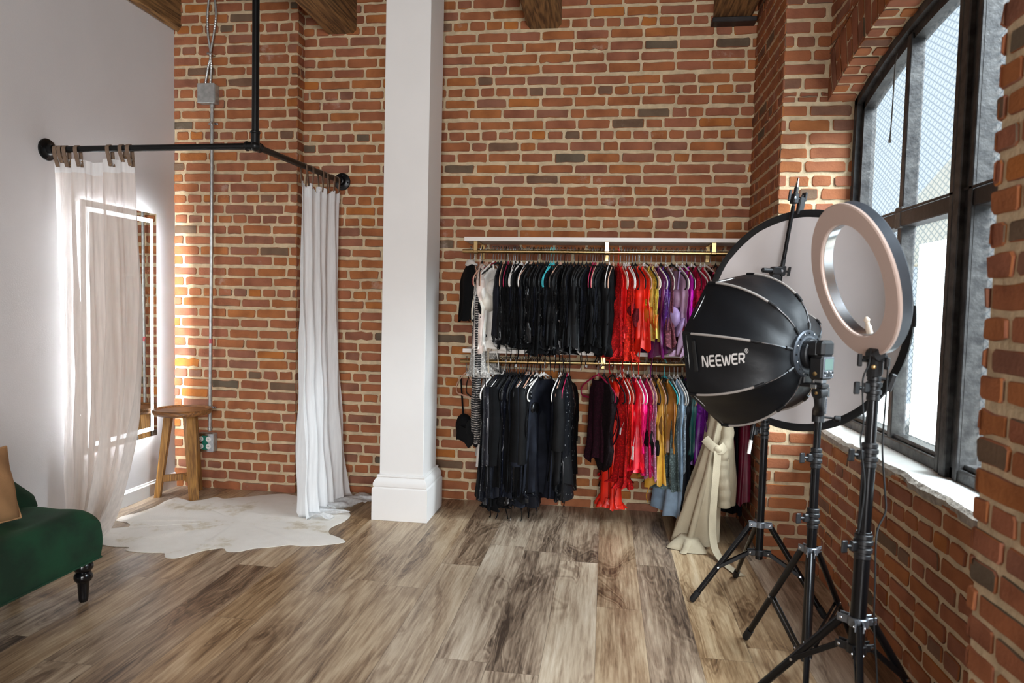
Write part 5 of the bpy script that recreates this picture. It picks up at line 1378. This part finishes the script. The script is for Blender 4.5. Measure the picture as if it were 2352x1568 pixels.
# middle and upper reflector clamps
for t, arm in ((.655, .10), (.925, .05)):
    c = B0 + (B1 - B0) * t
    mb = MB(); mb.obox(c, side_, bax, fro, .014, .022, .014, .004); mb.cyl(c, c + bax * .05, .0095, 12, bev=.002)
    mb.cyl(c + side_ * .012, c + side_ * .036, .005, 10); mb.obox(c + side_ * .042, bax, side_, fro, .020, .006, .004, .002)
    if t < .8:
        mb.obox(c - side_ * .030, side_, bax, fro, .026, .017, .016, .005); mb.cyl(c - side_ * .05, c - side_ * .105, .0105, 14, bev=.003); mb.obox(c - side_ * .035 - Vector((0, 0, .035)), side_, (0, 0, 1), fro, .020, .030, .012, .004)
    else:
        mb.obox(c - side_ * .030 + bax * .012, bax, side_, fro, .024, .006, .004, .002)
        mb.obox(c + side_ * .040 - bax * .03, side_, bax, fro, .016, .040, .010, .004); mb.obox(c + side_ * .052 + bax * .01, side_, bax, fro, .006, .020, .012, .002)
    cl_ = mb.build('reflector_clamp', M_BLACK, bm_, ang=30)
    mb = MB(); mb.lathe([(.006, 0), (.006, .002), (.003, .003)], c - side_ * .012 + fro * .015, fro, 10); mb.build('screw', M_CHROME, cl_)

# ------------------------------------------------------------------ big round reflector
RC = Vector((.812, 3.082, 1.270)); RN = Vector((-.70, -.712, .035)).normalized(); RR = .462
RU = Vector((.712, -.70, 0)).normalized(); RV = RU.cross(RN); RV = RV if RV.z > 0 else -RV
rf = thing('reflector_disc', 'large round white photo reflector with black rim beside the window', 'reflector', tuple(RC))
mb = MB(); g = random.Random(2)
def disc(s, t):
    a = 2 * PI * s; r = RR * t
    w = .004 * sin(3 * a + 1) * t * (1 - t) * 2 + .0016 * sin(13 * a) * t ** 3
    return RC + (RU * cos(a) + RV * sin(a)) * r + RN * w
mb.grid(disc, 96, 14, wrap=True)
mb.build('white_cloth', simple('white_reflector_cloth', rgb(232, 226, 226), .75, var=.03, scale=5, bump=.25, bscale=14), rf, ang=180)
mb = MB(); mb.lathe([(RR + .010, -.006), (RR + .013, 0), (RR + .010, .006), (RR - .016, .005), (RR - .020, 0), (RR - .016, -.005)], RC, RN, 110, closed=True); mb.build('rim_binding', simple('black_binding', rgb(16, 17, 19), .6, bump=.1), rf, ang=60)
mb = MB()
pts = [RC + (RU * cos(a) + RV * sin(a)) * (RR + .004) for a in [-.02 + .17 * k / 8 for k in range(9)]]
mb.tube(pts, [1] * 9, 10, flat=(.012, .016, RN)); mb.build('grip', M_BLACK, rf)

# ------------------------------------------------------------------ octagonal softbox
SP = Vector((.69160, 2.484, 1.16261)); SA = Vector((-.66992065, .74237841, -.00897901)).normalized()
SU = SA.cross(Vector((0, 0, 1))).normalized(); SV = SU.cross(SA)
SL, SR, SPSI, S0 = .29664, .29206, .5786, .070
M_SOFT = simple('black_nylon', rgb(15, 16, 19), .44, var=.12, scale=8, bump=.3, bscale=22, spec=.32)
M_PIPING = simple('reflective_grey_piping', rgb(158, 150, 144), .5)
def rib(k, t, off=0.0):
    an = SPSI + k * PI / 4
    r = S0 + (SR - S0) * sin(PI / 2 * t) ** .95; axl = SL * (1 - cos(PI / 2 * t)) ** .9
    d = SU * cos(an) + SV * sin(an)
    return SP + SA * axl + d * (r + off)
sb = thing('softbox', 'black octagonal softbox with grey piping on the middle stand', 'softbox', tuple(SP))
for k in range(8):
    mb = MB()
    mid = SPSI + (k + .5) * PI / 4; dn = SU * cos(mid) + SV * sin(mid)
    def q(s, t, k=k, dn=dn):
        p = rib(k, t) * (1 - s) + rib(k + 1, t) * s
        sag = .012 * sin(PI * s) * sin(PI * min(t * 1.1, 1)) + .0025 * sin(9 * t + 7 * s + k) * sin(PI * s)
        return p - dn * sag
    mb.grid(q, 12, 24)
    pn = mb.build('fabric_panel', M_SOFT, sb, ang=70)
    if k == 3: panel_fn, panel_obj, panel_dn = q, pn, dn
for k in range(8):
    mb = MB(); mb.tube([rib(k, t, .002) for t in [.42 + .50 * i / 12 for i in range(13)]], .0042, 8); mb.build('piping', M_PIPING, sb)
    mb = MB(); mb.tube([rib(k, t, .002) for t in (.92, .95, .98, 1.0)], .0060, 8); mb.build('corner_pocket', M_SOFT, sb)
    mb = MB(); mb.tube([rib(k, t, .003) for t in (.33, .36, .39, .42)], .0062, 8); mb.build('rod_joint', M_BLACK, sb)
    mb = MB(); mb.tube([rib(k, t, .004) for t in (0.02, .06, .09)], .0062, 8); mb.build('rod_socket', M_BLACK, sb)
    mb = MB(); mb.tube([rib(k, t, .006) for t in (.09, .2, .33)], .0022, 6); mb.build('spring_rod', M_CHROME, sb)
mb = MB(); v = [rib(k, 1.0) + SA * .0 for k in range(8)] + [rib(k, 1.0) + SA * .008 for k in range(8)]
mb.add(v, [(k, (k + 1) % 8, 8 + (k + 1) % 8, 8 + k) for k in range(8)]); mb.build('front_lip', M_SOFT, sb, smooth=False, solid=.002)
mb = MB(); v = [rib(k, .985) - SA * .004 for k in range(8)] + [SP + SA * (SL - .012)]
mb.add(v, [(k, (k + 1) % 8, 8) for k in range(8)]); mb.build('diffuser', simple('white_diffuser_cloth', rgb(236, 234, 230), .8), sb, smooth=False)
# speed ring
mb = MB(); mb.lathe([(.040, -.012), (.078, -.012), (.083, -.008), (.083, .004), (.076, .010), (.040, .010)], SP, SA, 48, closed=True)
sr = mb.build('speed_ring', simple('dark_grey_alloy', rgb(62, 66, 72), .4, metal=.5, var=.1), sb, ang=30)
mb = MB(); mb.lathe([(.056, -.0135), (.063, -.0135), (.063, -.012), (.056, -.012)], SP, SA, 48, closed=True); mb.build('groove', M_ALU, sr)
for k in range(16):
    a = 2 * PI * k / 16; d = SU * cos(a) + SV * sin(a)
    mb = MB(); mb.lathe([(.0032, 0), (.0032, .003), (.002, .004)], SP + d * .072 - SA * .012, -SA, 8); mb.build('ring_screw', M_CHROME if k % 2 else M_BLACK, sr)
mb = MB(); mb.lathe([(.040, -.010), (.052, -.014), (.052, -.030), (.048, -.034), (.036, -.034)], SP, SA, 36, closed=True); mb.build('mount_collar', M_BLACK, sb, ang=30)
# strap with a buckle end on the lettered panel
mb = MB(); mb.grid(lambda s, t: panel_fn(.10 + .52 * t, .885 + .035 * s) + panel_dn * (.003 + .002 * sin(PI * t)), 4, 14); mb.build('velcro_strap', M_RUBBER, sb, solid=.002)
# lettering on the panel: each letter is a stroke figure laid on the cloth
def stroke_pts(chain, n=6):
    out_ = []
    for (x0, y0), (x1, y1) in zip(chain[:-1], chain[1:]):
        for i in range(n): out_.append((x0 + (x1 - x0) * i / n, y0 + (y1 - y0) * i / n))
    out_.append(chain[-1]); return out_
def E_(x): return [[(x + .80, 1), (x + .18, 1), (x + .05, .88), (x, .72), (x, .28), (x + .05, .12), (x + .18, 0), (x + .80, 0)], [(x + .02, .5), (x + .76, .5)]]
LET = [[(0, 0), (0, 1), (.14, 1), (.66, 0), (.80, 0), (.80, 1)]] + E_(1.16) + E_(2.22) + \
      [[(3.18, 1), (3.44, 0), (3.60, 0), (3.82, .9), (4.04, 0), (4.20, 0), (4.46, 1)]] + E_(4.72) + \
      [[(5.78, 0), (5.78, 1), (6.38, 1), (6.54, .88), (6.54, .60), (6.38, .46), (5.80, .46)], [(6.18, .44), (6.56, 0)]]
WTXT = 6.6
TA, TB = ((.846, .535), (.842, .366)), ((.498, .474), (.492, .292))   # (t, s) at lower and upper left, lower and upper right
def on_panel(x, y):
    u = x / WTXT
    t = (TA[0][0] + (TA[1][0] - TA[0][0]) * y) * (1 - u) + (TB[0][0] + (TB[1][0] - TB[0][0]) * y) * u
    s = (TA[0][1] + (TA[1][1] - TA[0][1]) * y) * (1 - u) + (TB[0][1] + (TB[1][1] - TB[0][1]) * y) * u
    return panel_fn(s, t) + panel_dn * .0016
def ink(mb, chain, wd):
    P = stroke_pts(chain)
    L_, R_ = [], []
    for i, (x, y) in enumerate(P):
        x0, y0 = P[max(i - 1, 0)]; x1, y1 = P[min(i + 1, len(P) - 1)]
        dx, dy = x1 - x0, y1 - y0; l = math.hypot(dx, dy) or 1
        # end caps reach half a stroke beyond the ends
        nx_, ny_ = -dy / l * wd, dx / l * wd
        L_.append(on_panel(x + nx_, y + ny_)); R_.append(on_panel(x - nx_, y - ny_))
    n = len(P); mb.add(L_ + R_, [(i, i + 1, n + i + 1, n + i) for i in range(n - 1)])
mb = MB()
for ch in LET: ink(mb, ch, .105)
M_INK = simple('white_print', rgb(214, 210, 206), .6)
tag(mb.build('brand_lettering', M_INK, sb, smooth=False), 'white printed capital letters')
mb = MB()
ink(mb, [(6.92 + .24 * cos(2 * PI * k / 14), 1.32 + .26 * sin(2 * PI * k / 14)) for k in range(15)], .028)
ink(mb, [(6.84, 1.18), (6.84, 1.46), (6.98, 1.44), (6.98, 1.34), (6.85, 1.31)], .026); ink(mb, [(6.90, 1.31), (7.0, 1.18)], .026)
mb.build('registered_mark', M_INK, sb, smooth=False)

# ------------------------------------------------------------------ speedlight flash and its grip bracket
FD = -SA                                     # the flash looks into the softbox, its back towards the photographer's right
fq = SU; fz = Vector((0, 0, 1))
fl_ = thing('camera_flash', 'black speedlight flash with small grey screen behind the softbox', 'camera flash', tuple(SP - SA * .07 + fz * -.02))
hc = SP - SA * .036 + fz * .020
mb = MB(); mb.obox(hc + SA * .012, SA, fq, fz, .040, .036, .026, .006); mb.obox(hc - SA * .032 + fz * .002, SA, fq, fz, .020, .034, .028, .010); mb.build('flash_head', M_BLACK, fl_, ang=30)
mb = MB(); mb.obox(hc - SA * .030 - fz * .032, SA, fq, fz, .018, .030, .016, .006); mb.build('pivot', M_BLACK, fl_, ang=30)
bc = hc - SA * .024 - fz * .064
mb = MB(); mb.obox(bc, SA, fq, fz, .026, .034, .040, .008); mb.build('flash_body', M_BLACK, fl_, ang=30)
mb = MB(); mb.obox(bc - SA * .0262 + fz * .002, SA, fq, fz, .002, .031, .036, .0015); bk = mb.build('control_panel', M_ALU, fl_, ang=30)
mb = MB(); mb.obox(bc - SA * .0285 + fz * .013, SA, fq, fz, .0008, .024, .019, .0005); mb.build('screen', simple('lcd_screen', rgb(84, 104, 96), .35), bk, smooth=False)
for i in range(5):
    for j in range(2):
        mb = MB(); mb.lathe([(.0042, 0), (.0042, .0025), (.003, .0035)], bc - SA * .0282 + fq * (-.022 + .011 * i) - fz * (.014 + .011 * j), -SA, 10); mb.build('button', M_CHROME if (i + j) % 2 else M_BLACK, bk)
mb = MB(); mb.lathe([(.009, 0), (.009, .003), (.004, .004)], bc - SA * .0282 - fz * .020, -SA, 16); mb.build('dial', M_BLACK, bk)
mb = MB(); mb.lathe([(.0075, 0), (.0075, .002), (.003, .003)], bc + fq * -.034 - fz * .020, -fq, 14); mb.build('side_cap', M_BRASS, fl_)
mb = MB(); mb.obox(bc - fz * .046, SA, fq, fz, .015, .014, .007, .002); mb.build('hot_shoe', M_CHROME, fl_, ang=30)
br_ = thing('softbox_bracket', 'black grip bracket joining the softbox to its stand', 'bracket', tuple(bc - fz * .11))
bot = bc - fz * .054
mb = MB(); mb.obox(bot - fz * .008 + SA * .030, SA, fq, fz, .052, .020, .007, .003); mb.obox(SP - fz * .088 - SA * .004, SA, fq, fz, .008, .018, .020, .003); mb.build('arm', M_BLACK, br_, ang=30)
mb = MB(); mb.obox(bot - fz * .010 + SA * .012, SA, fq, fz, .012, .024, .008, .002); mb.build('shoe_clamp', M_CHROME, br_, ang=30)
jc = bot - fz * .032
mb = MB(); mb.cyl(jc - fq * .020, jc + fq * .020, .021, 20, bev=.003); mb.obox(jc + fz * .020, SA, fq, fz, .014, .015, .018, .003); mb.build('tilt_joint', M_BLACK, br_, ang=30)
mb = MB(); mb.lathe([(.006, 0), (.006, .003), (.003, .004)], jc - fq * .020, -fq, 12); mb.build('tilt_screw', M_BRASS, br_)
mb = MB(); mb.cyl(jc + fq * .018, jc + fq * .040, .006, 10); mb.obox(jc + fq * .046, fz, fq, SA, .018, .007, .005, .002); mb.build('tilt_lever', M_CHROME, br_, ang=30)
STOP = Vector((.748, 2.498, .938))
mb = MB(); mb.tube(spline([tuple(jc - fz * .012), tuple(jc - fz * .045 + fq * .002), tuple((jc + STOP) / 2 - fz * .012), tuple(STOP + fz * .018), tuple(STOP - fz * .014)], 5), [.021, .020, .019, .018, .0175, .017, .017, .0175, .018, .0185, .019, .0195, .020, .0205, .021, .021, .021, .021, .021, .021, .021][:21], 14); mb.build('pistol_grip', M_BLACK, br_, ang=50)
mb = MB()
for k in range(9): mb.obox(jc + (STOP - jc) * (.22 + .07 * k) + SU * .014 - SA * .014, SU - SA, fz, SA + SU, .0035, .0030, .009, .001)
mb.build('grip_ridge', M_ALU, br_, ang=30)
mb = MB(); mb.cyl(STOP + Vector((.015, 0, .004)), STOP + Vector((.050, -.008, .002)), .004, 10); mb.cyl(STOP + Vector((.050, -.008, .002)), STOP + Vector((.070, -.012, .001)), .011, 14, bev=.003); mb.build('lock_knob', M_BLACK, br_)
light_stand('softbox_stand', 'middle black tripod stand carrying the softbox', [(.730, 2.452, .085), (.7475, 2.497, .93)], [(.088, .585, .0165), (.575, .80, .0145), (.79, .935, .0120)], .473, .115,
    [(.592, 2.758), (1.000, 2.745), (.640, 2.130)], .52, [(.59, .0165), (.80, .0145)], (-.92, -.38, 0))

# ------------------------------------------------------------------ ring light on the near stand
GC = Vector((.7048, 2.1052, 1.4001)); GN = Vector((-.9517, -.148, -.2692)).normalized()
ri = thing('ring_light', 'large switched-off ring light with pinkish diffuser on the nearest stand', 'ring light', tuple(GC))
mb = MB(); mb.lathe([(.1665, -.004), (.2262, -.004), (.2262, -.034), (.222, -.038), (.170, -.038), (.1665, -.034)], GC, GN, 96, closed=True); mb.build('housing', simple('grey_ring_housing', rgb(84, 90, 98), .35, metal=.4, var=.08), ri, ang=30)
mb = MB(); mb.lathe([(.1655, -.006), (.1655, .001), (.1685, .0045), (.224, .0045), (.2275, .001), (.2275, -.006)], GC, GN, 96, closed=True); mb.build('diffuser', simple('frosted_acrylic', rgb(206, 182, 170), .45), ri, ang=30)
mb = MB(); mb.lathe([(.1640, -.034), (.1640, -.006), (.1662, -.006), (.1662, -.034)], GC, GN, 96, closed=True); mb.build('inner_rim', M_CHROME, ri, ang=30)
gz = (Vector((0, 0, 1)) - GN * GN.z).normalized(); gs = gz.cross(GN).normalized()
low = GC - gz * .228 - GN * .018
mb = MB(); sc_ = GC - gz * .162 - GN * .018; mb.lathe([(.009, 0), (.009, .022), (.006, .026), (.006, .036), (.0085, .038), (.0085, .043), (.003, .05)], sc_, gz, 14); mb.build('mount_screw', simple('cream_plastic', rgb(224, 206, 186), .5), ri)
GT = Vector((.7665, 2.068, 1.118))
yk = thing('swivel_head', 'black tilting swivel head under the ring light', 'swivel head', tuple(GT))
mb = MB(); mb.obox(low - gz * .006, gs, GN, gz, .034, .020, .008, .003); mb.tube([low - gz * .012, low - gz * .035, (low - gz * .075) * .5 + (GT + Vector((0, 0, .065))) * .5], [.024, .015, .014], 12); mb.build('cradle', M_BLACK, yk, ang=35)
hd = GT + Vector((0, 0, .050))
mb = MB(); mb.obox(hd, gs, GN, (0, 0, 1), .020, .017, .042, .006); mb.cyl(hd + gs * .024 + Vector((0, 0, .022)), hd - gs * .024 + Vector((0, 0, .022)), .019, 18, bev=.003); mb.build('tilt_block', M_BLACK, yk, ang=30)
for dz, m_ in ((.022, M_CHROME), (-.012, M_BRASS)):
    mb = MB(); mb.lathe([(.0068, 0), (.0068, .0025), (.004, .004)], hd + Vector((-.010, -.019, dz)), (-.3, -1, 0), 12); mb.build('screw', m_, yk)
mb = MB(); mb.cyl(GT + Vector((0, 0, -.014)), GT + Vector((0, 0, .012)), .008, 12); mb.build('spigot', M_BRASS, yk)
mb = MB(); mb.cyl(hd + Vector((-.018, -.004, .004)), hd + Vector((-.040, -.010, .006)), .005, 8); mb.obox(hd + Vector((-.046, -.012, .006)), (0, 0, 1), (1, 0, 0), (0, 1, 0), .018, .006, .005, .002); mb.build('lever', M_BLACK, yk, ang=30)
mb = MB(); mb.cyl(GT + Vector((.012, -.004, .004)), GT + Vector((.034, -.008, .002)), .0055, 8); mb.obox(GT + Vector((.042, -.010, -.006)), (.3, 0, 1), (1, 0, -.3), (0, 1, 0), .026, .008, .006, .003); mb.build('lever', M_BLACK, yk, ang=30)
light_stand('ring_light_stand', 'nearest black tripod stand carrying the ring light', [(.7375, 2.021, .335), (.7665, 2.0675, 1.105)], [(.338, .685, .0215), (.66, .905, .0180), (.89, 1.11, .0150)], .428, .352,
    [(.475, 2.270), (1.050, 2.150), (.655, 1.690)], .45, [(.645, .020), (.905, .0175), (1.095, .0150)], (-.93, -.36, 0), foot_r=.012)
mb = MB(); mb.tube(spline([tuple(hd + Vector((-.020, -.018, .040))), (.738, 2.035, 1.165), (.722, 2.030, 1.115), (.729, 2.028, 1.0), (.722, 2.024, .955), (.726, 2.020, .91), (.735, 2.012, .82), (.725, 2.004, .72), (.722, 2.004, .69)], 6), .0024, 8)
tag(mb.build('power_cable', M_RUBBER), 'thin black cable on the left side of the ring light stand', 'cable', 'cables of the ring light')
mb = MB(); mb.tube(spline([tuple(low - gz * .004 + gs * -.018 - GN * .02), (.790, 2.046, 1.165), (.790, 2.040, 1.12), (.787, 2.036, 1.03), (.785, 2.034, .93), (.796, 2.030, .81), (.800, 2.028, .75), (.778, 2.016, .705), (.768, 2.000, .66), (.770, 1.996, .55), (.772, 1.994, .44), (.785, 1.99, .30), (.80, 1.96, .06), (.86, 1.92, .006), (.97, 1.90, .004)], 6), .0026, 8)
tag(mb.build('power_cable', M_RUBBER), 'thin black cable looping down the right side of the ring light stand', 'cable', 'cables of the ring light')
mb = MB(); mb.cyl((.790, 2.046, 1.150), (.790, 2.043, 1.185), .0075, 10, bev=.002); tag(mb.build('inline_switch', M_BLACK), 'small black inline switch on the ring light cable below the ring', 'switch')
